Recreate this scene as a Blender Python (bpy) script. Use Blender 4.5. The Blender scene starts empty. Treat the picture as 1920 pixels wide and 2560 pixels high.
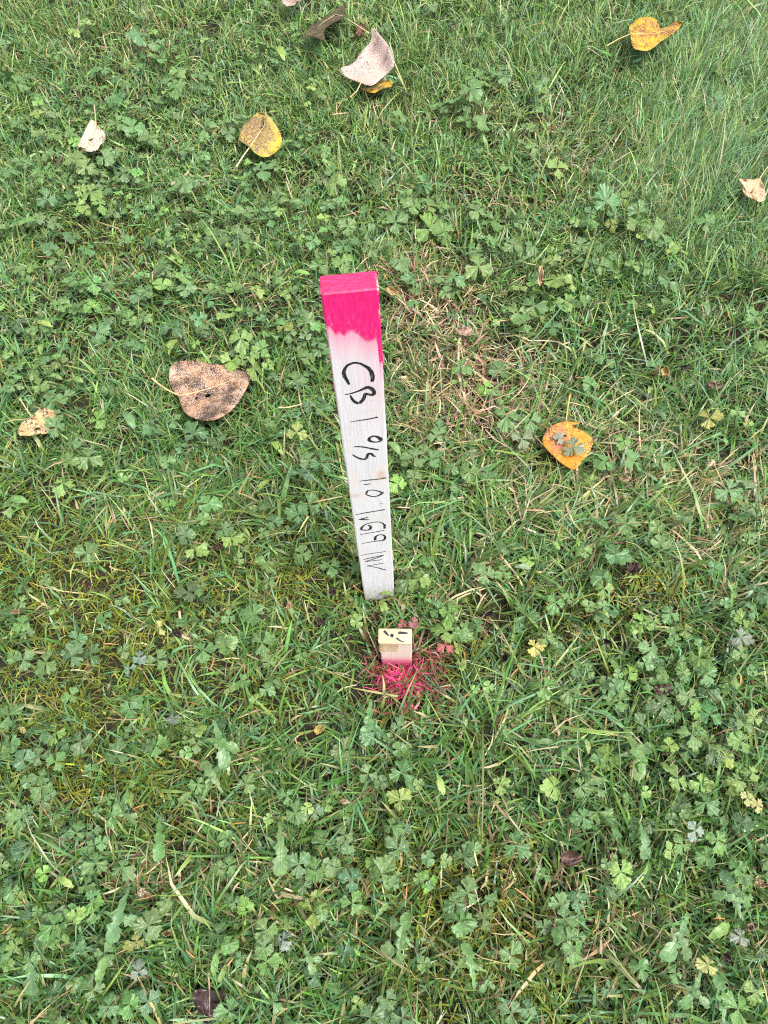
import bpy, math, random
import numpy as np
from mathutils import Matrix, Vector

rng = np.random.default_rng(7)
random.seed(7)
scene = bpy.context.scene
col = scene.collection

# ------------------------------------------------------------------ camera
H = 0.8263
PITCH, ROLL, FPX = 1.0409, 0.0138, 1800.0
_f = np.array([0, math.cos(PITCH), -math.sin(PITCH)])
_r = np.array([1.0, 0, 0])
_d = np.cross(_f, _r)
_c, _s = math.cos(ROLL), math.sin(ROLL)
RC = np.stack([_c * _r + _s * _d, -_s * _r + _c * _d, _f])
cam_d = bpy.data.cameras.new('camera')
cam_d.sensor_fit = 'VERTICAL'
cam_d.sensor_height = 36.0
cam_d.lens = FPX / 2560 * 36.0
cam_d.clip_start = 0.02
cam_d.clip_end = 500
cam = bpy.data.objects.new('camera', cam_d)
m = Matrix.Identity(4)
for i in range(3):
    m[i][0], m[i][1], m[i][2] = RC[0][i], -RC[1][i], -RC[2][i]
m[2][3] = H
cam.matrix_world = m
col.objects.link(cam)
scene.camera = cam

# ------------------------------------------------------------------ light
SUN_EL, SUN_AZ = math.radians(62), math.radians(135)      # azimuth clockwise from +Y
world = bpy.data.worlds.new('World')
scene.world = world
world.use_nodes = True
wn, wl = world.node_tree.nodes, world.node_tree.links
wn.clear()
sky = wn.new('ShaderNodeTexSky')
sky.sky_type = 'NISHITA'
sky.sun_disc = False
sky.sun_elevation = SUN_EL
sky.sun_rotation = SUN_AZ
sky.dust_density = 4.0
sky.air_density = 1.5
hsv = wn.new('ShaderNodeHueSaturation')
hsv.inputs['Saturation'].default_value = 0.30             # cloud cover: nearly grey sky
bg = wn.new('ShaderNodeBackground')
bg.inputs['Strength'].default_value = 0.10
wo = wn.new('ShaderNodeOutputWorld')
wl.new(sky.outputs[0], hsv.inputs['Color'])
wl.new(hsv.outputs[0], bg.inputs['Color'])
wl.new(bg.outputs[0], wo.inputs['Surface'])
sun_d = bpy.data.lights.new('sun', 'SUN')
sun_d.energy = 1.5
sun_d.angle = math.radians(22)
sun_d.color = (1.0, 0.97, 0.92)
sun = bpy.data.objects.new('sun', sun_d)
sv = Vector((math.sin(SUN_AZ) * math.cos(SUN_EL), math.cos(SUN_AZ) * math.cos(SUN_EL), math.sin(SUN_EL)))
sun.rotation_euler = sv.to_track_quat('Z', 'Y').to_euler()
sun.location = (0, 0, 3)
col.objects.link(sun)
vs = scene.view_settings
vs.view_transform = 'Standard'
vs.look = 'None'
vs.gamma = 1
vs.exposure = 1.46
vs.use_curve_mapping = False
scene.cycles.max_bounces = 5
scene.cycles.use_denoising = False
scene.cycles.pixel_filter_type = 'BLACKMAN_HARRIS'
scene.cycles.filter_width = 1.15
scene.cycles.diffuse_bounces = 1
scene.cycles.glossy_bounces = 2
scene.cycles.transmission_bounces = 3
scene.cycles.transparent_max_bounces = 6

# ------------------------------------------------------------------ layout helpers
K = 1920 / 1659.0            # the overview used for measuring is 1659 wide
SOIL = -0.014


def P(px, py, z=0.0):
    """point at height z seen at full-resolution pixel px, py (used to measure where things stand)"""
    d = RC.T @ np.array([(px - 960) / FPX, (py - 1280) / FPX, 1.0])
    t = (z - H) / d[2]
    return np.array([d[0] * t, d[1] * t, z])


def PA(px, py, z=0.0):
    px, py = np.asarray(px, float), np.asarray(py, float)
    q = np.stack([(px - 960) / FPX, (py - 1280) / FPX, np.ones_like(px)], -1) @ RC
    t = (z - H) / q[..., 2]
    return q[..., 0] * t, q[..., 1] * t


def to_d(x, y, z=0.0):
    """ground point -> measuring coordinates (1659 x 2212)"""
    q = np.stack([x, y, np.zeros_like(x) + z - H], -1) @ RC.T
    w = np.maximum(q[..., 2], 0.05)
    return (960 + FPX * q[..., 0] / w) / K, (1280 + FPX * q[..., 1] / w) / K


def depth_at(p):
    return float((p - np.array([0, 0, H])) @ RC[2])


# ------------------------------------------------------------------ materials
def new_mat(name):
    m_ = bpy.data.materials.new(name)
    m_.use_nodes = True
    nt = m_.node_tree
    nt.nodes.clear()
    return m_, nt.nodes, nt.links


class NB:
    """tiny node builder"""
    def __init__(s, name):
        s.mat, s.n, s.l = new_mat(name)
        s.out = s.n.new('ShaderNodeOutputMaterial')

    def put(s, sock, v):
        if isinstance(v, bpy.types.NodeSocket):
            s.l.new(v, sock)
        elif v is not None:
            if sock.type == 'RGBA' and len(v) == 3:
                v = (*v, 1)
            sock.default_value = v

    def math(s, op, a, b=None, c=None, clamp=False):
        n = s.n.new('ShaderNodeMath')
        n.operation = op
        n.use_clamp = clamp
        s.put(n.inputs[0], a)
        s.put(n.inputs[1], b)
        if c is not None:
            s.put(n.inputs[2], c)
        return n.outputs[0]

    def mix(s, f, a, b, mode='MIX'):
        n = s.n.new('ShaderNodeMix')
        n.data_type = 'RGBA'
        n.blend_type = mode
        s.put(n.inputs[0], f)
        s.put(n.inputs[6], a)
        s.put(n.inputs[7], b)
        return n.outputs[2]

    def ramp(s, f, lo, hi, smooth=True):
        n = s.n.new('ShaderNodeMapRange')
        n.interpolation_type = 'SMOOTHSTEP' if smooth else 'LINEAR'
        s.put(n.inputs[0], f)
        n.inputs[1].default_value = lo
        n.inputs[2].default_value = hi
        return n.outputs[0]

    def noise(s, vec, scale, detail=3, rough=.55):
        n = s.n.new('ShaderNodeTexNoise')
        n.inputs['Scale'].default_value = scale
        n.inputs['Detail'].default_value = detail
        n.inputs['Roughness'].default_value = rough
        s.put(n.inputs['Vector'], vec)
        return n.outputs[0]

    def coord(s, which='Object'):
        return s.n.new('ShaderNodeTexCoord').outputs[which]

    def attr(s, name):
        n = s.n.new('ShaderNodeAttribute')
        n.attribute_name = name
        return n

    def sep(s, v):
        n = s.n.new('ShaderNodeSeparateXYZ')
        s.put(n.inputs[0], v)
        return n.outputs

    def comb(s, x, y, z):
        n = s.n.new('ShaderNodeCombineXYZ')
        for i, v in enumerate((x, y, z)):
            s.put(n.inputs[i], v)
        return n.outputs[0]

    def vmul(s, v, k):
        n = s.n.new('ShaderNodeVectorMath')
        n.operation = 'MULTIPLY'
        s.put(n.inputs[0], v)
        n.inputs[1].default_value = k
        return n.outputs[0]

    def bump(s, h, strength, dist):
        n = s.n.new('ShaderNodeBump')
        n.inputs['Strength'].default_value = strength
        n.inputs['Distance'].default_value = dist
        s.put(n.inputs['Height'], h)
        return n.outputs[0]

    def pbr(s, color, rough=.5, spec=.5, normal=None):
        n = s.n.new('ShaderNodeBsdfPrincipled')
        s.put(n.inputs['Base Color'], color)
        s.put(n.inputs['Roughness'], rough)
        s.put(n.inputs['Specular IOR Level'], spec)
        if normal is not None:
            s.put(n.inputs['Normal'], normal)
        return n.outputs[0]

    def translucent(s, shader, color, f):
        t = s.n.new('ShaderNodeBsdfTranslucent')
        s.put(t.inputs['Color'], color)
        mx = s.n.new('ShaderNodeMixShader')
        mx.inputs[0].default_value = f
        s.l.new(shader, mx.inputs[1])
        s.l.new(t.outputs[0], mx.inputs[2])
        return mx.outputs[0]

    def done(s, shader):
        s.l.new(shader, s.out.inputs['Surface'])
        return s.mat


def mat_blades(name, rough=.38, spec=.5, tr=.14):
    b = NB(name)
    c = b.attr('Col').outputs['Color']
    if tr < .13:
        return b.done(b.pbr(c, rough, spec))
    return b.done(b.translucent(b.pbr(c, rough, spec), c, tr))


def mat_leaf(name, rough=.38, spec=.5, blotch=.35):
    """living weed leaf: tone from the object's colour, paler ring of blotches, veins"""
    b = NB(name)
    oi = b.n.new('ShaderNodeObjectInfo')
    c = oi.outputs['Color']
    ru = b.sep(b.attr('Lf').outputs['Vector'])      # r along leaflet, t across
    nz = b.noise(b.coord('Object'), 7, 3)
    c2 = b.mix(b.ramp(nz, .35, .7), c, (1.6, 1.45, 1.5, 1), 'MULTIPLY')
    ring = b.math('MULTIPLY', b.ramp(ru[0], .25, .42), b.ramp(ru[0], .62, .45))
    ring = b.math('MULTIPLY', ring, b.ramp(b.noise(b.coord('Object'), 11, 1), .45, .62))
    c3 = b.mix(b.math('MULTIPLY', ring, blotch), c2, (.30, .40, .24, 1))
    vein = b.math('ABSOLUTE', b.math('SINE', b.math('MULTIPLY', ru[1], 9.5)))
    vv = b.ramp(vein, .22, .0)
    c4 = b.mix(b.math('MULTIPLY', vv, .55), c3, (.24, .34, .14, 1))
    h = b.math('ADD', b.math('MULTIPLY', vv, -.6), nz)
    sh = b.pbr(c4, rough, spec, b.bump(h, .55, .002))
    return b.done(b.translucent(sh, c4, .22))


def mat_flat(name, color, rough=.6, spec=.3, var=.25, scale=300):
    b = NB(name)
    nz = b.noise(b.coord('Object'), scale, 3)
    dark = tuple(x * (1 - var) for x in color)
    light = tuple(min(1, x * (1 + var)) for x in color)
    return b.done(b.pbr(b.mix(b.ramp(nz, .3, .7), dark, light), rough, spec, b.bump(nz, .3, .001)))


# ------------------------------------------------------------------ mesh helpers
def mesh_np(name, verts, quads=None, tris=None, cols=None, smooth=True, extra=None):
    me = bpy.data.meshes.new(name)
    nq = 0 if quads is None else len(quads)
    nt = 0 if tris is None else len(tris)
    me.vertices.add(len(verts))
    me.vertices.foreach_set('co', np.ascontiguousarray(verts, np.float32).ravel())
    parts, starts = [], []
    if nq:
        parts.append(np.asarray(quads, np.int32).ravel())
    if nt:
        parts.append(np.asarray(tris, np.int32).ravel())
    lv = np.concatenate(parts)
    me.loops.add(len(lv))
    me.loops.foreach_set('vertex_index', lv)
    me.polygons.add(nq + nt)
    me.polygons.foreach_set('loop_start', np.concatenate([np.arange(nq) * 4, nq * 4 + np.arange(nt) * 3]).astype(np.int32))
    me.polygons.foreach_set('use_smooth', np.full(nq + nt, smooth))
    me.update(calc_edges=True)
    if cols is not None:
        a = me.attributes.new('Col', 'FLOAT_COLOR', 'POINT')
        a.data.foreach_set('color', np.concatenate([cols, np.ones((len(cols), 1))], 1).astype(np.float32).ravel())
    if extra is not None:
        a = me.attributes.new('Lf', 'FLOAT_VECTOR', 'POINT')
        a.data.foreach_set('vector', np.ascontiguousarray(extra, np.float32).ravel())
    return me


def link(name, me, mat=None, parent=None, loc=None):
    o = bpy.data.objects.new(name, me)
    col.objects.link(o)
    if mat is not None and me is not None and not me.materials:
        me.materials.append(mat)
    if parent is not None:
        o.parent = parent
    if loc is not None:
        o.location = loc
    return o


def tag(o, label=None, cat=None, group=None, kind=None):
    if label:
        o['label'] = label
    if cat:
        o['category'] = cat
    if group:
        o['group'] = group
    if kind:
        o['kind'] = kind
    return o


def tube(pts, radii, n=6, cap=True):
    pts = np.asarray(pts, float)
    radii = np.broadcast_to(np.asarray(radii, float), (len(pts),))
    V, Q, T = [], [], []
    tan = np.gradient(pts, axis=0)
    ref = np.array([.13, .21, .97])
    for i, p in enumerate(pts):
        t = tan[i] / (np.linalg.norm(tan[i]) + 1e-9)
        a = np.cross(t, ref)
        if np.linalg.norm(a) < .05:
            a = np.cross(t, np.array([1., 0, 0]))
        a /= np.linalg.norm(a)
        b_ = np.cross(t, a)
        for k in range(n):
            an = 2 * math.pi * k / n
            V.append(p + radii[i] * (a * math.cos(an) + b_ * math.sin(an)))
    for i in range(len(pts) - 1):
        for k in range(n):
            Q.append((i * n + k, i * n + (k + 1) % n, (i + 1) * n + (k + 1) % n, (i + 1) * n + k))
    if cap:
        for base in (0, (len(pts) - 1) * n):
            for k in range(1, n - 1):
                T.append((base, base + k, base + k + 1) if base else (base, base + k + 1, base + k))
    return np.array(V), np.array(Q), (np.array(T) if T else None)


def resample(poly, n, closed=True):
    p = np.asarray(poly, float)
    if closed:
        p = np.vstack([p, p[:1]])
    seg = np.linalg.norm(np.diff(p, axis=0), axis=1)
    s = np.concatenate([[0], np.cumsum(seg)])
    t = np.linspace(0, s[-1], n, endpoint=not closed)
    return np.stack([np.interp(t, s, p[:, k]) for k in range(p.shape[1])], 1)


def smooth_closed(p, it=2):
    for _ in range(it):
        p = .5 * p + .25 * (np.roll(p, 1, 0) + np.roll(p, -1, 0))
    return p


def blob(X, Y, *bs):
    r = np.zeros_like(X, dtype=float)
    for b_ in bs:
        cx, cy, rx, ry = b_[:4]
        w = b_[4] if len(b_) > 4 else 1.0
        r = np.maximum(r, w * np.exp(-(((X - cx) / rx) ** 2 + ((Y - cy) / ry) ** 2)))
    return r


_ph = rng.uniform(0, 6.28, (8, 3))
_fr = rng.uniform(-1, 1, (8, 2))


def lownoise(x, y, scale, k=0):
    """smooth noise about 0..1 in metres"""
    r = np.zeros_like(x)
    for i in range(8):
        fx, fy = _fr[(i + k) % 8] * (1 + .35 * i)
        r = r + np.sin((x * fx + y * fy) * 6.28 / scale + _ph[i, k % 3])
    return .5 + r / 8 * .8


# ------------------------------------------------------------------ ground
def build_ground():
    fx = np.concatenate([[-60, -20, -8, -4], np.linspace(-2.2, 2.2, 150), [4, 8, 20, 60]])
    fy = np.concatenate([[-60, -20, -8, -3], np.linspace(-.9, 3.2, 140), [5, 9, 20, 60]])
    X, Y = np.meshgrid(fx, fy)
    fade = np.clip((2.2 - np.abs(X)) / .3, 0, 1) * np.clip((3.2 - Y) / .3, 0, 1) * np.clip((Y + .9) / .3, 0, 1)
    Z = SOIL + fade * ((lownoise(X, Y, .21) - .5) * .006 + (lownoise(X, Y, .06, 1) - .5) * .004)
    nx, ny = len(fx), len(fy)
    idx = np.arange(nx * ny).reshape(ny, nx)
    Q = np.stack([idx[:-1, :-1], idx[:-1, 1:], idx[1:, 1:], idx[1:, :-1]], -1).reshape(-1, 4)
    me = mesh_np('ground', np.stack([X, Y, Z], -1).reshape(-1, 3), Q)
    b = NB('soil')
    co = b.coord('Object')
    n1, n2, n3 = b.noise(co, 9, 4), b.noise(co, 160, 5, .7), b.noise(co, 40, 4)
    c = b.mix(b.ramp(n2, .3, .7), (.012, .009, .006), (.050, .034, .022))
    c = b.mix(b.math('MULTIPLY', b.ramp(n1, .42, .6), b.ramp(n3, .35, .6)), c, (.028, .034, .010))
    link('ground', me, b.done(b.pbr(c, .85, .25, b.bump(n2, .8, .004))))
    tag(bpy.data.objects['ground'], 'dark damp soil under the mown lawn', None, None, 'structure')


build_ground()

# ------------------------------------------------------------------ survey stake
def frame_from(bx, by, yaw, lx, ly):
    u = np.array([math.cos(yaw), math.sin(yaw), 0])
    up = np.array([lx, ly, 1.0])
    up /= np.linalg.norm(up)
    u = u - up * (u @ up)
    u /= np.linalg.norm(u)
    n = np.cross(up, u)
    M = Matrix.Identity(4)
    for i in range(3):
        M[i][0], M[i][1], M[i][2] = u[i], n[i], up[i]
    M[0][3], M[1][3] = bx, by
    return M, u, n, up


MS, SU, SN, SUP = frame_from(-0.0072, 0.3645, 0.0873, -0.0258, -0.0117)
MH, HU, HN, HUP = frame_from(0.0115, 0.2766, -0.0388, -0.0234, 0.015)
SW, ST, SH = 0.038, 0.0178, 0.4968
HW, HT, HH = 0.038, 0.0178, 0.0642


def plank_mesh(name, W, T, z0, z1, bev, nz, jitter, top_skew=0.0):
    """rough-sawn board: rounded corners, slightly wavy edges; front face on local y = 0"""
    b2 = bev
    prof = [(-W / 2 + b2, 0), (-W / 2 + b2 * .3, b2 * .3), (-W / 2, b2), (-W / 2, T - b2), (-W / 2 + b2 * .3, T - b2 * .3), (-W / 2 + b2, T),
            (W / 2 - b2, T), (W / 2 - b2 * .3, T - b2 * .3), (W / 2, T - b2), (W / 2, b2), (W / 2 - b2 * .3, b2 * .3), (W / 2 - b2, 0)]
    npf = len(prof)
    V, Q = [], []
    zs = list(np.linspace(z0, z1 - b2 * .6, nz)) + [z1]
    for i, z in enumerate(zs):
        sh = 1.0 if i < len(zs) - 1 else 1 - b2 * .9 / (W / 2)
        for k, (x, y) in enumerate(prof):
            jx = jitter * (math.sin(z * 70 + k) + math.sin(z * 190 + k * 2.1)) * .5
            yy = T / 2 + (y - T / 2) * (1.0 if i < len(zs) - 1 else 1 - b2 * .9 / (T / 2))
            V.append((x * sh + jx, yy + jx * .3 * (1 if y > 0 else 0), z + (top_skew * x if i >= len(zs) - 2 else 0)))
    for i in range(len(zs) - 1):
        for k in range(npf):
            Q.append((i * npf + k, i * npf + (k + 1) % npf, (i + 1) * npf + (k + 1) % npf, (i + 1) * npf + k))
    Q = [q[::-1] for q in Q]
    me = bpy.data.meshes.new(name)
    top = [(len(zs) - 1) * npf + k for k in range(npf)]
    me.from_pydata(V, [], Q + [top[::-1]])
    me.update()
    return me


def float_curve(b, fac, pts):
    n = b.n.new('ShaderNodeFloatCurve')
    b.put(n.inputs['Value'], fac)
    cv = n.mapping.curves[0]
    while len(cv.points) < len(pts):
        cv.points.new(.5, .5)
    for p_, (x, y) in zip(cv.points, pts):
        p_.location = (x, y)
        p_.handle_type = 'AUTO'
    n.mapping.update()
    return n.outputs[0]


def stake_material():
    b = NB('stake_painted_wood')
    co = b.coord('Object')
    x, y, z = b.sep(co)
    # knots bend the grain
    k1 = b.math('SQRT', b.math('ADD', b.math('POWER', b.math('DIVIDE', b.math('SUBTRACT', x, .0122), .0052), 2), b.math('POWER', b.math('DIVIDE', b.math('SUBTRACT', z, .2745), .0095), 2)))
    k2 = b.math('SQRT', b.math('ADD', b.math('POWER', b.math('DIVIDE', b.math('SUBTRACT', x, -.0135), .0075), 2), b.math('POWER', b.math('DIVIDE', b.math('SUBTRACT', z, .2430), .0050), 2)))
    k3 = b.math('SQRT', b.math('ADD', b.math('POWER', b.math('DIVIDE', b.math('SUBTRACT', x, -.0140), .0070), 2), b.math('POWER', b.math('DIVIDE', b.math('SUBTRACT', z, .2740), .0160), 2)))
    warp = b.math('ADD', b.math('EXPONENT', b.math('MULTIPLY', k1, -.6)), b.math('EXPONENT', b.math('MULTIPLY', k2, -.6)))
    wx = b.math('ADD', x, b.math('MULTIPLY', warp, .012))
    wob = b.math('MULTIPLY', b.math('SUBTRACT', b.noise(co, 14, 2), .5), .006)
    gvec = b.comb(b.math('MULTIPLY', b.math('ADD', wx, wob), 900), b.math('MULTIPLY', y, 900), b.math('MULTIPLY', z, 16))
    grain = b.noise(gvec, 1.0, 3, .6)
    saw = b.noise(b.comb(b.math('MULTIPLY', x, 60), b.math('MULTIPLY', y, 60), b.math('MULTIPLY', z, 1500)), 1.0, 1)
    white = b.mix(b.ramp(grain, .30, .62), (.55, .535, .565), (.67, .66, .685))
    white = b.mix(b.math('MULTIPLY', b.ramp(b.noise(co, 45, 3), .52, .75), .35), white, (.55, .50, .44))
    # bare knots and a scuffed patch where the paint is thin
    kn = b.math('MULTIPLY', b.ramp(k1, 1.15, .35), b.ramp(grain, .35, .55))
    white = b.mix(b.math('MULTIPLY', kn, .8), white, (.50, .30, .21))
    halo = b.ramp(k1, 2.4, 1.0)
    white = b.mix(b.math('MULTIPLY', halo, .25), white, (.70, .56, .46))
    kn2 = b.math('MULTIPLY', b.ramp(k2, 1.1, .3), b.ramp(grain, .40, .58))
    white = b.mix(b.math('MULTIPLY', kn2, .75), white, (.55, .35, .27))
    white = b.mix(b.math('MULTIPLY', b.math('MULTIPLY', b.ramp(k3, 1.25, .5), b.ramp(grain, .35, .6)), .5), white, (.68, .56, .45))
    dirt = b.math('MULTIPLY', b.ramp(z, .034, .0), b.ramp(b.noise(co, 160, 4, .65), .36, .6))
    white = b.mix(b.math('MULTIPLY', dirt, .55), white, (.34, .30, .20))
    # pink marking paint: ragged lower edge with a run down the right-hand side, then a mist of overspray
    raw = [(-18.5, 469.1), (-17.57, 468.2), (-15.76, 467.2), (-14.43, 464.0), (-13.05, 461.1), (-9.21, 461.0), (-6.67, 458.3), (-4.79, 461.2), (-1.4, 462.3),
           (1.72, 459.5), (4.78, 455.2), (7.9, 451.2), (11.83, 451.1), (14.13, 452.3), (15.5, 449.7), (16.1, 438.3), (16.5, 428.1), (17.7, 426.6), (19.0, 427)]
    pts = [((px + 19) / 38, (pz - 400) / 100) for px, pz in raw]
    u = b.math('DIVIDE', b.math('ADD', x, .019), .038)
    edge = b.math('ADD', b.math('MULTIPLY', float_curve(b, u, pts), .1), .400)
    jag = b.math('MULTIPLY', b.math('SUBTRACT', b.noise(b.comb(b.math('MULTIPLY', x, 420), 0.0, b.math('MULTIPLY', z, 120)), 1.0, 3), .5), .004)
    dz = b.math('SUBTRACT', b.math('ADD', z, jag), edge)
    solid = b.ramp(dz, -.0035, .0016)
    mist_r = b.ramp(dz, -.042, .0, False)
    mist = b.math('MULTIPLY', b.math('POWER', mist_r, 1.7), b.math('ADD', .50, b.math('MULTIPLY', b.ramp(grain, .3, .65), .38)))
    far_mist = b.math('MULTIPLY', b.ramp(z, .30, .46), b.math('MULTIPLY', b.ramp(b.math('ADD', x, b.math('MULTIPLY', b.math('SUBTRACT', b.noise(co, 30, 2), .5), .02)), -.016, .012), .20))
    side = b.math('MULTIPLY', b.ramp(x, -.0178, -.0187), b.ramp(z, .33, .43))
    side = b.math('MULTIPLY', side, .75)
    mist = b.math('MAXIMUM', b.math('MAXIMUM', mist, far_mist), side)
    c = b.mix(mist, white, (.80, .17, .34))
    pn = b.ramp(b.noise(b.vmul(co, (1.0, 1.0, .35)), 330, 4, .6), .35, .65)
    pink = b.mix(pn, (.66, .012, .150), (.80, .022, .205))
    pink = b.mix(b.math('MULTIPLY', b.ramp(grain, .52, .30), .35), pink, (.50, .008, .10))
    thin = b.math('MULTIPLY', b.ramp(dz, .022, .0), b.ramp(b.noise(b.vmul(co, (1, 1, .25)), 500, 4, .7), .52, .66))
    pink = b.mix(b.math('MULTIPLY', thin, .45), pink, (.80, .22, .38))
    endg = b.ramp(z, .4945, .4962)
    pink = b.mix(endg, pink, b.mix(b.ramp(b.noise(b.vmul(co, (1, 3.5, 1)), 240, 3), .40, .62), (.42, .016, .08), (.62, .035, .145)))
    chip = b.math('MULTIPLY', b.ramp(x, .0172, .0182), b.math('MULTIPLY', b.ramp(z, .468, .480), b.ramp(b.noise(co, 160, 2), .50, .58)))
    pink = b.mix(b.math('MULTIPLY', chip, .75), pink, (.9, .55, .45))
    c = b.mix(solid, c, pink)
    hgt = b.math('ADD', b.math('MULTIPLY', grain, .7), b.math('MULTIPLY', saw, .3))
    hgt = b.math('ADD', b.math('MULTIPLY', hgt, b.math('SUBTRACT', 1.0, b.math('MULTIPLY', solid, .5))), b.math('MULTIPLY', solid, b.math('ADD', .3, b.math('MULTIPLY', pn, .5))))
    rough = b.math('SUBTRACT', .62, b.math('MULTIPLY', solid, .12))
    return b.done(b.pbr(c, rough, .35, b.bump(hgt, .35, .0006)))


STROKES = {
 'letter_c': [[(-7.31, 405.29, 1.2), (-8.72, 410.57, 1.7), (-10.13, 415.31, 2.1), (-10.36, 419.81, 2.0), (-9.14, 424.03, 1.7), (-6.84, 427.18, 1.5), (-3.8, 428.89, 1.4), (-.88, 429.07, 1.4), (2.52, 427.54, 1.4), (5.3, 424.97, 1.6), (8.08, 421.95, 1.9), (9.93, 417.7, 2.2), (10.73, 413.1, 2.4), (10.74, 409.47, 2.2), (9.97, 405.91, 1.5)]],
 'letter_b': [[(-11.53, 394.12, .6), (-6.26, 394.74, 1.0), (.05, 397.11, 1.3), (6.35, 400.4, 2.3), (9.01, 398.58, 2.3), (10.87, 394.97, 2.3), (11.15, 391.56, 2.2), (9.85, 390.31, 2.0), (7.12, 391.42, 1.8), (3.78, 392.71, 1.9), (3.26, 388.91, 2.1), (1.8, 385.21, 2.1), (-.23, 382.56, 2.2), (-2.47, 381.91, 2.0), (-4.82, 384.27, 1.8), (-6.43, 387.98, 1.6), (-7.63, 392.74, .8)]],
 'digit_one': [[(-10.12, 359.06, .45), (-2.29, 359.69, .8), (6.19, 360.43, 1.0), (12.74, 361.8, 1.3)]],
 'letter_o': [[(4.43, 333.98, 1.8), (6.56, 336.19, 1.4), (8.91, 336.19, 1.4), (11.21, 334.83, 1.9), (13.45, 331.86, 2.4), (14.39, 329.67, 2.0), (13.3, 327.82, 1.4), (11.24, 327.3, 1.1), (8.86, 327.3, 1.1), (6.19, 328.47, 1.4), (4.09, 330.57, 2.1), (4.03, 332.9, 2.1), (4.8, 334.77, 1.6)]],
 'slash': [[(-10.13, 323.36, .4), (-7.73, 323.53, 1.0), (-4.34, 323.0, 1.2), (-.99, 321.76, 1.2), (2.35, 319.98, 1.3), (7.04, 317.36, 1.5), (11.62, 315.35, 1.3)]],
 'letter_s': [[(-11.62, 312.16, .9), (-9.07, 308.63, 1.2), (-6.14, 305.31, 1.4), (-3.1, 303.38, 1.5), (-1.37, 302.88, 1.8), (.49, 304.74, 1.9), (1.18, 307.72, 1.8), (1.86, 310.68, 1.9), (3.63, 311.29, 1.9), (5.31, 310.07, 1.9), (6.4, 307.1, 1.6), (8.6, 305.46, .9)]],
 'digit_one_b': [[(-7.82, 266.86, .5), (-7.17, 268.46, .4), (-4.05, 268.21, .9), (.38, 268.4, 1.1), (5.53, 268.11, 1.1), (11.45, 268.37, 1.0), (14.42, 268.83, 1.2), (17.2, 269.33, .9)]],
 'full_stop': [[(-5.02, 261.1, .5), (-2.58, 261.33, 1.0), (1.89, 261.53, .9)]],
 'digit_zero': [[(-4.12, 243.7, .6), (-2.44, 246.66, 1.5), (-2.1, 249.5, 1.2), (2.48, 250.55, .9), (5.82, 249.04, 1.0), (9.5, 246.51, 1.2), (12.62, 243.34, 2.0), (10.82, 241.13, 1.8), (8.05, 238.72, 1.2), (4.17, 237.63, 1.1), (1.17, 238.97, 1.1), (-2.11, 242.21, 1.2), (-3.54, 243.96, .6)]],
 'digit_one_c': [[(-16.12, 206.23, .7), (-9.05, 208.1, 1.1), (-1.63, 208.92, 1.1), (7.1, 210.16, 1.2), (13.62, 210.99, 1.2)]],
 'caret_mark': [[(-3.44, 199.14, 1.0), (-8.35, 197.67, 1.4), (-13.47, 196.59, .7), (-8.5, 195.0, 1.5), (-2.82, 194.07, .8)]],
 'digit_six': [[(10.58, 172.22, .5), (12.85, 172.2, 1.6), (11.81, 175.26, 1.4), (12.59, 178.38, 1.7), (10.51, 183.47, 1.1), (7.5, 186.69, 1.0), (3.98, 187.62, .9), (-.93, 187.29, .9), (-5.92, 185.59, 1.0), (-9.68, 182.22, 1.3), (-11.95, 178.03, 2.0), (-12.37, 174.82, 1.7), (-9.77, 172.83, 1.3), (-5.75, 171.95, 1.4), (-2.96, 173.25, 1.9), (-2.11, 176.85, 2.1), (-2.6, 180.7, 1.6), (-5.17, 182.93, .9)]],
 'digit_one_d': [[(-13.96, 163.63, .8), (-8.41, 164.84, .9), (-1.06, 165.65, .9), (5.37, 166.66, 1.1), (11.81, 168.14, .8)]],
 'digit_nine': [[(-13.37, 142.87, .7), (-6.26, 144.53, .9), (-.15, 145.18, 1.0), (5.47, 145.44, 1.1), (9.66, 145.0, 1.6), (11.91, 149.53, 1.9), (12.03, 153.48, 1.7), (10.55, 157.75, 1.2), (7.84, 159.33, 1.1), (4.59, 158.57, 1.3), (2.19, 156.15, 1.8), (1.31, 151.88, 2.0), (1.35, 147.37, 1.6)]],
 'letter_i': [[(-16.52, 114.31, .6), (-11.09, 116.3, .9), (-3.34, 117.19, .9), (3.42, 117.45, .9), (11.65, 118.55, .9)]],
 'letter_n': [[(-13.95, 104.36, 1.1), (-6.79, 105.99, 1.2), (.62, 108.11, 1.2), (8.96, 109.99, 1.1), (3.96, 106.22, 1.2), (-4.05, 102.02, 1.1), (-12.57, 98.45, 1.0), (-4.2, 98.7, .9), (1.69, 98.42, .9), (6.64, 99.49, .7)]],
 'letter_v': [[(8.77, 89.38, .8), (2.28, 88.65, .9), (-4.73, 87.47, 1.0), (-10.75, 86.62, 1.1), (-4.92, 83.48, .9), (1.88, 78.34, 1.1), (6.74, 73.63, 1.3), (11.69, 70.06, .8)]],
 'pencil_tick': [[(9.78, 223.27, .5), (12.33, 223.53, .4)]],
}


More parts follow.
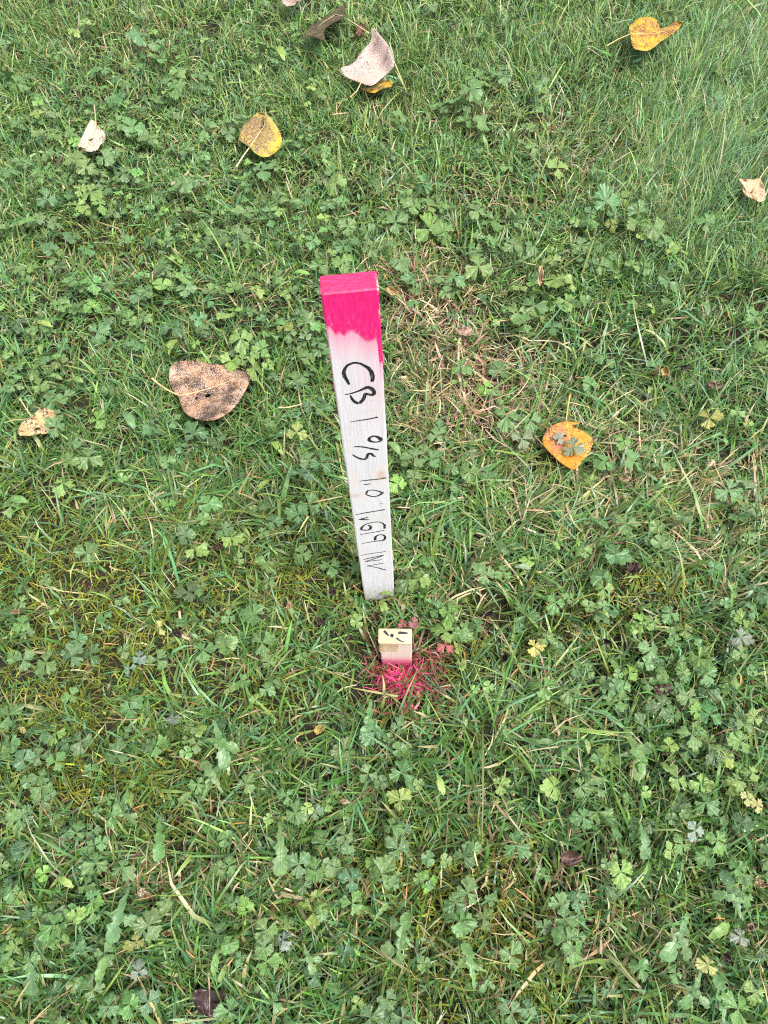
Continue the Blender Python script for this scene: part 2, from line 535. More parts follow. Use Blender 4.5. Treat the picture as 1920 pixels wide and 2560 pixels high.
def ink_mesh(name, strokes, plane='front', off=.00018):
    """felt-pen line: flat ribbon with slightly ragged edges just proud of the wood"""
    V, F = [], []
    for st in strokes:
        a = np.array(st, float)
        n = len(a)
        seg = np.linalg.norm(np.diff(a[:, :2], axis=0), axis=1)
        s = np.concatenate([[0], np.cumsum(seg)])
        cnt = max(8, int(s[-1] / .5))
        t = np.linspace(0, s[-1], cnt)
        p = np.stack([np.interp(t, s, a[:, k]) for k in range(3)], 1)
        for _ in range(3 if n > 3 else 0):
            p[1:-1] = .5 * p[1:-1] + .25 * (p[:-2] + p[2:])
        tg = np.gradient(p[:, :2], axis=0)
        tg /= np.linalg.norm(tg, axis=1)[:, None] + 1e-9
        nr = np.stack([-tg[:, 1], tg[:, 0]], 1)
        base = len(V)
        for i in range(cnt):
            w = p[i, 2] * .72 * (1 + rng.normal() * .07)
            w2 = p[i, 2] * .72 * (1 + rng.normal() * .07)
            if i in (0, cnt - 1):
                w *= .6
                w2 *= .6
            for sgn, ww in ((1, w), (-1, w2)):
                q = p[i, :2] + nr[i] * sgn * ww
                if plane == 'front':
                    V.append((q[0] / 1000, -off - i * 1e-7, q[1] / 1000))
                else:
                    V.append((q[0] / 1000, q[1] / 1000, off))
        for i in range(cnt - 1):
            k = base + 2 * i
            F.append((k, k + 1, k + 3, k + 2))
    me = bpy.data.meshes.new(name)
    me.from_pydata(V, [], F)
    me.update()
    return me


def ink_material():
    b = NB('black_marker_ink')
    nz = b.noise(b.coord('Object'), 900, 3)
    gr = b.noise(b.vmul(b.coord('Object'), (1, 1, .08)), 1100, 3, .7)
    c = b.mix(b.ramp(nz, .3, .75), (.006, .006, .008), (.03, .03, .036))
    return b.done(b.pbr(b.mix(b.math('MULTIPLY', b.ramp(gr, .56, .70), .6), c, (.33, .32, .34)), .5, .35))


INK = ink_material()
stake = link('survey_stake', None)
stake.matrix_world = MS
tag(stake, 'tall white wooden stake with bright pink painted top and black handwriting', 'survey stake')
MSTAKE = stake_material()
link('board', plank_mesh('board', SW, ST, -.06, SH, .0014, 60, .00025), MSTAKE, stake)
NAMES = {'digit_one_b': 'digit_one', 'digit_one_c': 'digit_one', 'digit_one_d': 'digit_one'}
for nm, st in STROKES.items():
    link(NAMES.get(nm, nm), ink_mesh(nm, st), INK, stake)
sp = bpy.data.meshes.new('splinter')
sp.from_pydata([(-.0188, .002, .2620), (-.0188, .005, .2600), (-.0188, .003, .2655), (-.0215, .0035, .2640), (-.0222, .0040, .2662)], [], [(0, 1, 3), (1, 2, 4), (1, 4, 3), (0, 3, 2), (2, 3, 4), (0, 2, 1)])
link('splinter', sp, mat_flat('splinter_white', (.75, .72, .70)), stake)

# ------------------------------------------------------------------ hub (short ground peg)
def hub_material():
    b = NB('hub_raw_wood')
    co = b.coord('Object')
    x, y, z = b.sep(co)
    wob = b.math('MULTIPLY', b.math('SUBTRACT', b.noise(co, 40, 2), .5), .004)
    grain = b.noise(b.comb(b.math('MULTIPLY', b.math('ADD', x, wob), 700), b.math('MULTIPLY', y, 700), b.math('MULTIPLY', z, 30)), 1, 3)
    wood = b.mix(b.ramp(grain, .3, .7), (.45, .33, .20), (.55, .42, .28))
    top = b.ramp(z, HH - .0016, HH - .0004)
    rings = b.noise(b.comb(b.math('MULTIPLY', x, 160), b.math('MULTIPLY', y, 420), 0.0), 1, 4, .7)
    end = b.mix(b.ramp(rings, .3, .68), (.43, .32, .18), (.55, .44, .27))
    end = b.mix(b.math('MULTIPLY', b.ramp(b.math('ADD', x, b.math('MULTIPLY', rings, .012)), .002, .016), .6), end, (.58, .48, .33))
    # pale primer-like overspray on the lower front and its right half
    lim = b.math('ADD', .036, b.math('MULTIPLY', b.ramp(b.math('ADD', x, wob), .0005, .0050), .024))
    lim = b.math('ADD', lim, b.math('MULTIPLY', b.math('SUBTRACT', b.noise(co, 260, 3), .5), .007))
    pale = b.ramp(b.math('SUBTRACT', z, lim), .0008, -.0012)
    c = b.mix(b.math('MULTIPLY', pale, .85), wood, (.68, .55, .50))
    pk = b.ramp(b.math('ADD', z, b.math('MULTIPLY', b.math('SUBTRACT', b.noise(co, 220, 3), .5), .012)), .026, .002)
    c = b.mix(b.math('MULTIPLY', pk, .9), c, (.70, .09, .22))
    c = b.mix(top, c, end)
    h = b.math('ADD', grain, b.math('MULTIPLY', pale, .4))
    return b.done(b.pbr(c, .7, .25, b.bump(h, .5, .0008)))


hub = link('ground_peg', None)
hub.matrix_world = MH
tag(hub, 'short raw wooden peg with black pen marks on top amid pink sprayed grass', 'wooden peg')
HMAT = hub_material()
hb = plank_mesh('peg_body', HW, HT, -.06, HH, .0016, 30, .0005)
for v in hb.vertices:                    # split-off corner on the left side, rough lower left edge
    if v.co.x < -.0165 and v.co.y < .010:
        d = max(0, 1 - abs(v.co.z - .050) / .016)
        v.co.x += .0022 * d
        v.co.y += .0010 * d
    if v.co.x < -.015 and v.co.z < .034:
        v.co.x += .0022 + .0008 * math.sin(v.co.z * 900)
link('body', hb, HMAT, hub)
MARKS = [[(-12.43, 14.58, 2.2), (-9.54, 11.46, 1.9), (-7.02, 8.53, 1.2)], [(3.4, 12.21, 2.3), (6, 12.3, 2.4), (9.35, 12.3, 2.0), (14.25, 12.19, 1.2)],
         [(1.58, 6.45, 1.7), (3.53, 4.63, 1.5), (6.35, 2.84, 1.0), (9.14, 1.78, .8), (11.23, 1.82, .5)]]
for k, mk in enumerate(MARKS):
    o = link('pen_mark', ink_mesh('pen_mark', [mk], 'top', .0002), INK, hub, (0, 0, HH))
dv = [(-3.36 / 1000 + .0021 * math.cos(t) * (1 + .06 * math.sin(3 * t)), .00896 + .0023 * math.sin(t), .0002) for t in np.linspace(0, 6.283, 18, endpoint=False)]
dme = bpy.data.meshes.new('pen_dot')
dme.from_pydata(dv, [], [list(range(18))])
link('pen_dot', dme, INK, hub, (0, 0, HH))
sl = bpy.data.meshes.new('splinter')
sl.from_pydata([(-.0172, -.0008, .058), (-.0158, -.0012, .060), (-.0150, -.0010, .044), (-.0166, -.0010, .040), (-.0178, .0020, .052)], [], [(0, 3, 2, 1), (0, 4, 3)])
link('splinter', sl, mat_flat('splinter_tan', (.52, .30, .18)), hub)

# ------------------------------------------------------------------ canopy height caps (2 mm raster): grass is pressed under what lies on it
CX0, CY0, CS, CNX, CNY = -1.6, -.5, .002, 1600, 1700
CAP = np.full((CNY, CNX), 9.0, np.float32)
SOFT = np.full((CNY, CNX), 9.0, np.float32)      # under living weed leaves only most blades are lowered


def cap_poly(poly, z, arr=CAP):
    poly = np.asarray(poly)
    x0, y0 = poly.min(0)
    x1, y1 = poly.max(0)
    i0, i1 = int((x0 - CX0) / CS), int((x1 - CX0) / CS) + 2
    j0, j1 = int((y0 - CY0) / CS), int((y1 - CY0) / CS) + 2
    i0, i1 = max(i0, 0), min(i1, CNX)
    j0, j1 = max(j0, 0), min(j1, CNY)
    if i1 <= i0 or j1 <= j0:
        return
    X, Y = np.meshgrid(CX0 + CS * (np.arange(i0, i1) + .5), CY0 + CS * (np.arange(j0, j1) + .5))
    ins = np.zeros(X.shape, bool)
    n = len(poly)
    for k in range(n):
        xa, ya = poly[k]
        xb, yb = poly[(k + 1) % n]
        if ya == yb:
            continue
        cr = ((ya > Y) != (yb > Y)) & (X < (xb - xa) * (Y - ya) / (yb - ya) + xa)
        ins ^= cr
    sub = arr[j0:j1, i0:i1]
    sub[ins] = np.minimum(sub[ins], z)


def circle(x, y, r, n=14):
    return [(x + r * math.cos(t), y + r * math.sin(t)) for t in np.linspace(0, 6.283, n, endpoint=False)]


for M_, u_, n_, W_, T_ in ((MS, SU, SN, SW, ST), (MH, HU, HN, HW, HT)):
    c0 = np.array([M_[0][3], M_[1][3]])
    f_ = lambda a, b_: tuple(c0 + u_[:2] * a + n_[:2] * b_)
    cap_poly([f_(-W_ / 2 - .003, -.003), f_(W_ / 2 + .003, -.003), f_(W_ / 2 + .003, T_ + .003), f_(-W_ / 2 - .003, T_ + .003)], SOIL)

# ------------------------------------------------------------------ fallen leaves
def fallen_material(name, A, B, spot, spot_amt, mott=.5, mscale=70, sscale=520, holes=(), edge=None, purple=None, rough=.5):
    b = NB(name)
    co = b.coord('Object')
    u, v, w = b.sep(b.attr('Lf').outputs['Vector'])
    n1 = b.noise(co, mscale, 4, .6)
    c = b.mix(b.ramp(n1, .5 - mott * .25, .5 + mott * .25), A, B)
    c = b.mix(b.math('MULTIPLY', b.ramp(b.noise(co, 600, 3), .4, .65), .22), c, tuple(x * .55 for x in A))
    av = b.math('ABSOLUTE', v)
    if purple is not None:
        pc, cu, cv, ru_, rv_, amt = purple
        dd = b.math('ADD', b.math('POWER', b.math('DIVIDE', b.math('SUBTRACT', u, cu), ru_), 2), b.math('POWER', b.math('DIVIDE', b.math('SUBTRACT', v, cv), rv_), 2))
        dd = b.math('ADD', b.math('SQRT', dd), b.math('MULTIPLY', b.math('SUBTRACT', b.noise(co, 85, 5, .7), .5), 2.6))
        pm = b.math('MULTIPLY', b.ramp(dd, 1.12, .88), b.ramp(b.noise(co, 330, 3, .7), .40, .54))
        c = b.mix(b.math('MULTIPLY', pm, amt), c, pc)
    if edge is not None:
        c = b.mix(b.math('MULTIPLY', b.ramp(av, .6, 1.0), .8), c, edge)
    fine = b.noise(b.vmul(co, (1, 1, 1)), sscale, 3, .75)
    patch = b.noise(co, 45, 3)
    thr = b.math('SUBTRACT', b.math('ADD', fine, b.math('MULTIPLY', b.math('SUBTRACT', patch, .5), .55)), .62 - spot_amt * .25)
    sm = b.ramp(thr, -.015, .03)
    c = b.mix(b.math('MULTIPLY', sm, .92), c, spot)
    sv_ = b.math('ABSOLUTE', b.math('SINE', b.math('MULTIPLY', b.math('SUBTRACT', u, b.math('MULTIPLY', av, .30)), 24.0)))
    vn = b.math('MULTIPLY', b.ramp(sv_, .10, .0), b.ramp(av, .95, .55))
    c = b.mix(b.math('MULTIPLY', vn, .6), c, tuple(min(1, x * 1.25 + .04) for x in A))
    h = b.math('ADD', b.math('MULTIPLY', vn, .8), b.math('ADD', b.math('MULTIPLY', n1, .8), b.math('MULTIPLY', fine, .25)))
    sh = b.pbr(c, rough, .4, b.bump(h, .6, .0015))
    sh = b.translucent(sh, c, .12)
    if holes:
        hm = None
        xx, yy, zz = b.sep(co)
        for hx, hy, hr in holes:
            dd = b.math('SQRT', b.math('ADD', b.math('POWER', b.math('SUBTRACT', xx, hx), 2), b.math('POWER', b.math('SUBTRACT', yy, hy), 2)))
            k = b.math('LESS_THAN', b.math('ADD', dd, b.math('MULTIPLY', b.math('SUBTRACT', b.noise(co, 300, 1), .5), .002)), hr)
            hm = k if hm is None else b.math('MAXIMUM', hm, k)
        tr = b.n.new('ShaderNodeBsdfTransparent')
        mx = b.n.new('ShaderNodeMixShader')
        b.l.new(hm, mx.inputs[0])
        b.l.new(sh, mx.inputs[1])
        b.l.new(tr.outputs[0], mx.inputs[2])
        sh = mx.outputs[0]
    return b.done(sh)


LANDMARKS = []


def fallen_leaf(label, origin, sc, outline, midrib, stem, matargs, zfun=None, z0=.026, cup=.012, wave=.004, cat='fallen leaf', lm=None, holes_px=(), stem_z=None, stalk_col=(.55, .40, .20), stalk_r=.0011, group='leaves fallen on the lawn', pin=True):
    """outline, midrib, stem in pixels of a zoomed crop (origin, scale)"""
    F = lambda pts: np.array([(origin[0] + a / sc, origin[1] + b_ / sc) for a, b_ in pts])
    ol = resample(F(outline), 56)
    ol = smooth_closed(ol, 1)
    mr = resample(F(midrib), 24, False)
    nr = 6
    # z at a point: cup towards the edge plus gentle waves
    ph = random.uniform(0, 6)
    V, L = [], []
    n = len(ol)
    mlen = np.linalg.norm(mr[-1] - mr[0])
    ax = (mr[-1] - mr[0]) / mlen
    wid = max(abs((ol - mr[0]) @ np.array([-ax[1], ax[0]])))
    for i in range(n):
        j = int(np.argmin(np.linalg.norm(mr - ol[i], axis=1)))
        foot = mr[j]
        for k in range(nr):
            t = k / (nr - 1)
            q = foot + (ol[i] - foot) * t
            uu = float((q - mr[0]) @ ax) / mlen
            vv = float((q - mr[0]) @ np.array([-ax[1], ax[0]])) / wid
            if zfun is not None:
                z = zfun(uu, vv, t)
            else:
                z = z0 + cup * vv * vv + wave * math.sin(uu * 7 + ph + vv * 2.5) * t + .0012 * math.sin(11 * vv + 13 * uu + ph) + .0025 * t * t * math.sin(i * .9 + ph) * (cup > .004)
            V.append(P(q[0], q[1], z))
            L.append((uu, vv, t))
    V = np.array(V)
    Q = []
    for i in range(n):
        i2 = (i + 1) % n
        for k in range(nr - 1):
            Q.append((i * nr + k, i * nr + k + 1, i2 * nr + k + 1, i2 * nr + k))
    cen = V.mean(0)
    base = np.array([cen[0], cen[1], cen[2]])
    root = link('fallen_leaf', None, loc=tuple(base))
    tag(root, label, cat, group)
    # flip check: normal up
    a, b_, c = V[Q[2][0]], V[Q[2][1]], V[Q[2][2]]
    if np.cross(b_ - a, c - a)[2] < 0:
        Q = [q[::-1] for q in Q]
    me = mesh_np('blade', V - base, np.array(Q), None, None, True, np.array(L))
    import bmesh
    bm = bmesh.new()
    bm.from_mesh(me)
    bmesh.ops.remove_doubles(bm, verts=bm.verts, dist=1e-5)
    bm.to_mesh(me)
    bm.free()
    hol = []
    for hx, hy, hr in holes_px:
        q = F([(hx, hy)])[0]
        p = P(q[0], q[1], base[2])
        hol.append((float(p[0] - base[0]), float(p[1] - base[1]), hr))
    bl = link('blade', me, fallen_material('dead_' + label[:24].replace(' ', '_'), holes=hol, **matargs), root)
    so = bl.modifiers.new('thickness', 'SOLIDIFY')
    so.thickness = .0005
    # midrib and stalk
    zl = lambda q: float(V[np.argmin(((V[:, 0] - P(q[0], q[1], base[2])[0]) ** 2 + (V[:, 1] - P(q[0], q[1], base[2])[1]) ** 2)), 2])
    SC = mat_flat('stalk_' + label[:20].replace(' ', '_'), stalk_col, .5, .4)
    pts = [P(q[0], q[1], zl(q) + .0004) for q in mr[:20]]
    tv, tq, tt = tube(np.array(pts) - base, np.linspace(stalk_r * .75, stalk_r * .2, len(pts)), 6)
    link('midrib', mesh_np('midrib', tv, tq, tt), SC, root)
    if stem:
        st = resample(F(stem), 12, False)
        zz0 = zl(mr[0])
        ze = stem_z if stem_z is not None else .018
        d_end = np.linalg.norm(st[-1] - mr[0])
        if d_end > np.linalg.norm(st[0] - mr[0]):
            st = st[::-1]
        pts = [P(q[0], q[1], ze + (zz0 - ze) * (i / 11) ** 1.3 + .003 * math.sin(i / 11 * 3.14)) for i, q in enumerate(st)]
        tv, tq, tt = tube(np.array(pts) - base, np.concatenate([[stalk_r * 1.7, stalk_r * 1.35], np.linspace(stalk_r, stalk_r * .8, 10)]), 7)
        link('stalk', mesh_np('stalk', tv, tq, tt), SC, root)
    edge = V.reshape(n, nr, 3)[:, -1, :]
    zlow = float(np.percentile(V[:, 2], 15))
    if pin:
        cc = edge[:, :2].mean(0)
        cap_poly(cc + (edge[:, :2] - cc) * .97, max(zlow - .004, SOIL + .004))
    if lm:
        q = F([tuple(np.mean(outline, 0))])[0]
        LANDMARKS.append((lm, q[0], q[1]))
    return root


Z1o, Z1s = (380, 860), 5.53
fallen_leaf('large brown heart-shaped leaf peppered with black specks and two holes', Z1o, Z1s,
            [(380, 715), (330, 690), (270, 610), (235, 480), (235, 370), (275, 270), (340, 240), (560, 225), (740, 260), (980, 290), (1150, 345), (1270, 375), (1375, 385), (1360, 440), (1350, 540), (1270, 680), (1180, 830), (1090, 930), (980, 1000), (840, 1060), (700, 1060), (560, 1020), (450, 950), (410, 870), (395, 790)],
            [(380, 715), (560, 680), (850, 600), (1100, 500), (1370, 388)], [(0, 475), (120, 575), (250, 655), (380, 715)],
            dict(A=(.50, .29, .17), B=(.56, .38, .28), spot=(.025, .018, .018), spot_amt=.52, mscale=60, sscale=640),
            zfun=lambda u, v, t: .024 + .016 * max(0, v) ** 2 * (1 if u < .5 else .5) + .020 * max(0, .2 - u) * t + .009 * v * v + .002 * math.sin(9 * u + 5 * v),
            holes_px=[(765, 695, .0042), (612, 738, .0020)], lm='large black-specked brown leaf', stalk_r=.0013, stem_z=.032)
ZL = ((640, 0), 3.607)
fallen_leaf('pale pinkish-brown curled leaf with fine dark freckles, leaning up', *ZL,
            [(1040, 238), (1085, 270), (1130, 330), (1190, 400), (1230, 480), (1248, 580), (1245, 610), (1200, 650), (1130, 710), (1070, 765), (1025, 780), (950, 750), (880, 720), (810, 700), (780, 660), (750, 605), (830, 595), (870, 580), (920, 510), (970, 440), (1030, 390), (1045, 330), (1038, 280)],
            [(948, 748), (985, 640), (1020, 520), (1065, 400), (1075, 320), (1042, 240)], [(945, 750), (910, 820), (850, 880)],
            dict(A=(.56, .40, .34), B=(.68, .56, .52), spot=(.16, .09, .07), spot_amt=.36, mscale=45, sscale=620),
            zfun=lambda u, v, t: .030 + .050 * max(0, min(1.2, u)) ** 1.3 + .012 * v * v + .003 * math.sin(7 * u + 4 * v), lm='pale freckled curled leaf', stalk_r=.0013, stem_z=.018)
fallen_leaf('dark olive-brown leaf folded lengthwise and standing on edge', *ZL,
            [(430, 325), (445, 280), (480, 245), (560, 190), (620, 145), (680, 95), (740, 55), (800, 15), (825, 12), (800, 50), (808, 100), (795, 160), (740, 185), (690, 205), (640, 240), (600, 290), (630, 345), (590, 365), (545, 340), (500, 325)],
            [(800, 150), (720, 130), (620, 190), (530, 260), (440, 305)], [(800, 160), (900, 220), (1020, 300)],
            dict(A=(.16, .105, .055), B=(.27, .20, .045), spot=(.03, .022, .015), spot_amt=.7, mscale=90, sscale=330),
            zfun=lambda u, v, t: .045 - .050 * v, lm='dark folded leaf', stalk_col=(.48, .38, .20), stem_z=.030, z0=.03, pin=False)
ZY = ((550, 240), 8.295)
fallen_leaf('round yellow leaf with purple-brown blotches along its midrib', *ZY,
            [(790, 335), (700, 400), (560, 520), (470, 630), (410, 760), (378, 900), (430, 950), (540, 1000), (600, 1060), (640, 1080), (690, 1160), (780, 1225), (880, 1275), (980, 1270), (1100, 1220), (1200, 1130), (1265, 1010), (1295, 920), (1260, 790), (1200, 660), (1110, 540), (1030, 440), (960, 360), (870, 335)],
            [(620, 1060), (720, 900), (820, 760), (930, 600), (880, 345)], [(335, 1475), (420, 1340), (520, 1190), (620, 1060)],
            dict(A=(.52, .40, .045), B=(.46, .37, .12), spot=(.20, .11, .06), spot_amt=.22, mscale=80, sscale=380, edge=(.55, .38, .02), purple=((.15, .070, .075), .40, .02, .52, .60, .92)),
            z0=.034, cup=-.006, wave=.006, lm='purple-blotched yellow leaf', stalk_r=.0014, stem_z=.022, stalk_col=(.62, .46, .26))
ZW = ((0, 200), 2.183)
fallen_leaf('small creamy torn leaf with one dark hole among buttercups', *ZW,
            [(490, 215), (470, 265), (445, 315), (420, 360), (455, 370), (460, 390), (490, 392), (530, 385), (545, 355), (575, 330), (575, 300), (560, 275), (530, 250), (515, 222)],
            [(525, 248), (510, 290), (490, 330), (470, 372)], [(525, 248), (515, 140)],
            dict(A=(.62, .50, .34), B=(.70, .62, .50), spot=(.15, .10, .06), spot_amt=.2, mscale=60, sscale=300), z0=.034, cup=.012, holes_px=[(495, 323, .004)], lm='small creamy torn leaf', stalk_col=(.55, .38, .22))
ZC = ((0, 640), 1.728)
fallen_leaf('tan crumpled leaf with ragged hole lying by the left edge', *ZC,
            [(140, 690), (165, 665), (195, 655), (230, 668), (243, 690), (235, 710), (222, 722), (220, 742), (205, 768), (160, 770), (120, 778), (80, 775), (75, 755), (95, 720), (120, 705)],
            [(138, 692), (160, 712), (175, 735), (188, 764)], [(85, 615), (110, 655), (135, 692)],
            dict(A=(.62, .42, .20), B=(.66, .48, .29), spot=(.10, .06, .04), spot_amt=.25, mscale=50, sscale=260), z0=.028, cup=.014, wave=.006, holes_px=[(160, 745, .0038)], lm='tan crumpled leaf', stalk_col=(.60, .42, .18))
ZT = ((1500, 0), 6.381)
fallen_leaf('bright yellow split leaf with rust spots and raised tip', *ZT,
            [(490, 540), (455, 460), (475, 390), (540, 340), (620, 290), (740, 262), (830, 275), (900, 310), (940, 345), (910, 410), (860, 480), (850, 520), (900, 470), (1040, 440), (1130, 390), (1180, 345), (1240, 322), (1270, 345), (1320, 345), (1270, 430), (1190, 510), (1080, 590), (980, 650), (880, 740), (790, 800), (700, 815), (620, 790), (540, 790), (500, 700), (495, 600)],
            [(490, 540), (640, 548), (800, 545), (900, 530), (1060, 490), (1300, 352)], [(490, 540), (300, 620), (100, 735)],
            dict(A=(.66, .40, .012), B=(.60, .36, .05), spot=(.18, .07, .035), spot_amt=.46, mscale=70, sscale=300, purple=((.40, .17, .07), .5, 0, .45, .35, .7)),
            z0=.042, cup=.015, wave=.005, lm='split bright yellow leaf', stalk_col=(.55, .42, .16), stem_z=.03)
ZR = ((960, 0), 1.728)
fallen_leaf('small peach-tan leaf at the right edge of the lawn view', *ZR,
            [(1533, 770), (1560, 775), (1600, 775), (1625, 768), (1640, 800), (1650, 835), (1640, 870), (1610, 870), (1580, 850), (1555, 848), (1550, 820), (1545, 795)],
            [(1625, 770), (1605, 800), (1590, 825), (1560, 845)], [(1625, 768), (1640, 745), (1662, 715)],
            dict(A=(.60, .40, .22), B=(.66, .48, .32), spot=(.13, .07, .05), spot_amt=.12, mscale=50, sscale=280), z0=.034, cup=.012, lm='peach-tan leaf')
ZO = ((1320, 980), 8.295)
fallen_leaf('orange and yellow leaf with mauve patches, partly covered by grass', *ZO,
            [(800, 600), (680, 630), (560, 665), (450, 740), (360, 830), (310, 930), (290, 1050), (310, 1110), (390, 1180), (450, 1270), (540, 1330), (600, 1410), (700, 1480), (800, 1555), (880, 1580), (940, 1640), (1010, 1570), (1080, 1510), (1170, 1370), (1270, 1250), (1330, 1130), (1370, 980), (1290, 930), (1210, 840), (1090, 790), (950, 730), (870, 685), (960, 680), (1100, 650), (980, 615), (880, 635)],
            [(800, 600), (830, 800), (860, 1000), (890, 1250), (925, 1620)], [(875, 50), (830, 280), (790, 590)],
            dict(A=(.64, .23, .020), B=(.56, .36, .055), spot=(.24, .07, .03), spot_amt=.26, mscale=55, sscale=330, purple=((.34, .12, .13), .33, .45, .30, .40, .85)),
            z0=.020, cup=.004, wave=.002, holes_px=[(765, 905, .0026)], lm='orange leaf', stalk_col=(.62, .36, .12), stem_z=.016)
fallen_leaf('yellow and brown leaf scrap tucked under the pale curled leaf', *ZL,
            [(955, 795), (1010, 790), (1080, 770), (1130, 722), (1245, 735), (1220, 785), (1150, 795), (1070, 840), (1010, 835)], [(960, 805), (1060, 800), (1140, 770), (1235, 745)], None,
            dict(A=(.58, .36, .02), B=(.56, .33, .04), spot=(.10, .06, .03), spot_amt=.4, mscale=60, sscale=280), z0=.018, cup=.003)
fallen_leaf('pale speckled leaf cut off by the top edge of view', *ZL,
            [(235, -10), (245, 35), (280, 55), (330, 50), (380, 25), (420, -10), (420, -60), (330, -100), (250, -60)], [(330, -100), (320, -20), (300, 50)], None,
            dict(A=(.56, .40, .34), B=(.66, .52, .46), spot=(.18, .10, .07), spot_amt=.5, mscale=50, sscale=260), z0=.034, cup=.01, lm='top-edge leaf')
fallen_leaf('dark reddish leaf scrap behind the curled pale leaf', *ZL,
            [(900, 270), (940, 200), (980, 230), (975, 290), (930, 325), (895, 315)], [(905, 300), (935, 260), (965, 220)], None,
            dict(A=(.16, .055, .035), B=(.22, .10, .08), spot=(.05, .02, .015), spot_amt=.3, mscale=60, sscale=260), z0=.020, cup=.006)
ZH = ((960, 1920), 1.728)
fallen_leaf('small glossy chestnut-brown leaf lying on mossy grass', *ZH,
            [(763, 375), (790, 355), (830, 358), (855, 380), (857, 405), (830, 420), (790, 428), (768, 410)], [(766, 390), (800, 388), (830, 390), (855, 400)], None,
            dict(A=(.085, .045, .035), B=(.16, .085, .06), spot=(.035, .02, .018), spot_amt=.4, mscale=90, sscale=420, rough=.25), z0=.026, cup=-.008, wave=.003, lm='glossy chestnut leaf', stalk_col=(.14, .08, .05))
ZG = ((0, 1920), 1.728)
fallen_leaf('wet dark purple-brown rotting leaf at the bottom edge', *ZG,
            [(835, 965), (870, 950), (905, 965), (960, 958), (977, 990), (940, 1020), (945, 1060), (920, 1100), (880, 1100), (860, 1060), (835, 1010)], [(905, 960), (905, 1000), (905, 1050), (900, 1098)], [(905, 960), (903, 920), (900, 885)],
            dict(A=(.050, .030, .030), B=(.095, .055, .050), spot=(.018, .012, .012), spot_amt=.3, mscale=90, sscale=300, rough=.22), z0=.006, cup=.008, wave=.004, lm='rotting purple-brown leaf', stalk_col=(.34, .24, .14), stem_z=.016)
ZD = ((960, 640), 1.728)
fallen_leaf('narrow curled tan leaf standing among buttercups', *ZD,
            [(668, 45), (682, 40), (690, 70), (686, 105), (672, 135), (664, 110), (668, 75)], [(676, 44), (679, 80), (673, 130)], None,
            dict(A=(.56, .38, .20), B=(.62, .46, .28), spot=(.2, .12, .07), spot_amt=.1, mscale=60, sscale=260), z0=.034, cup=.01, group='withered leaf scraps')
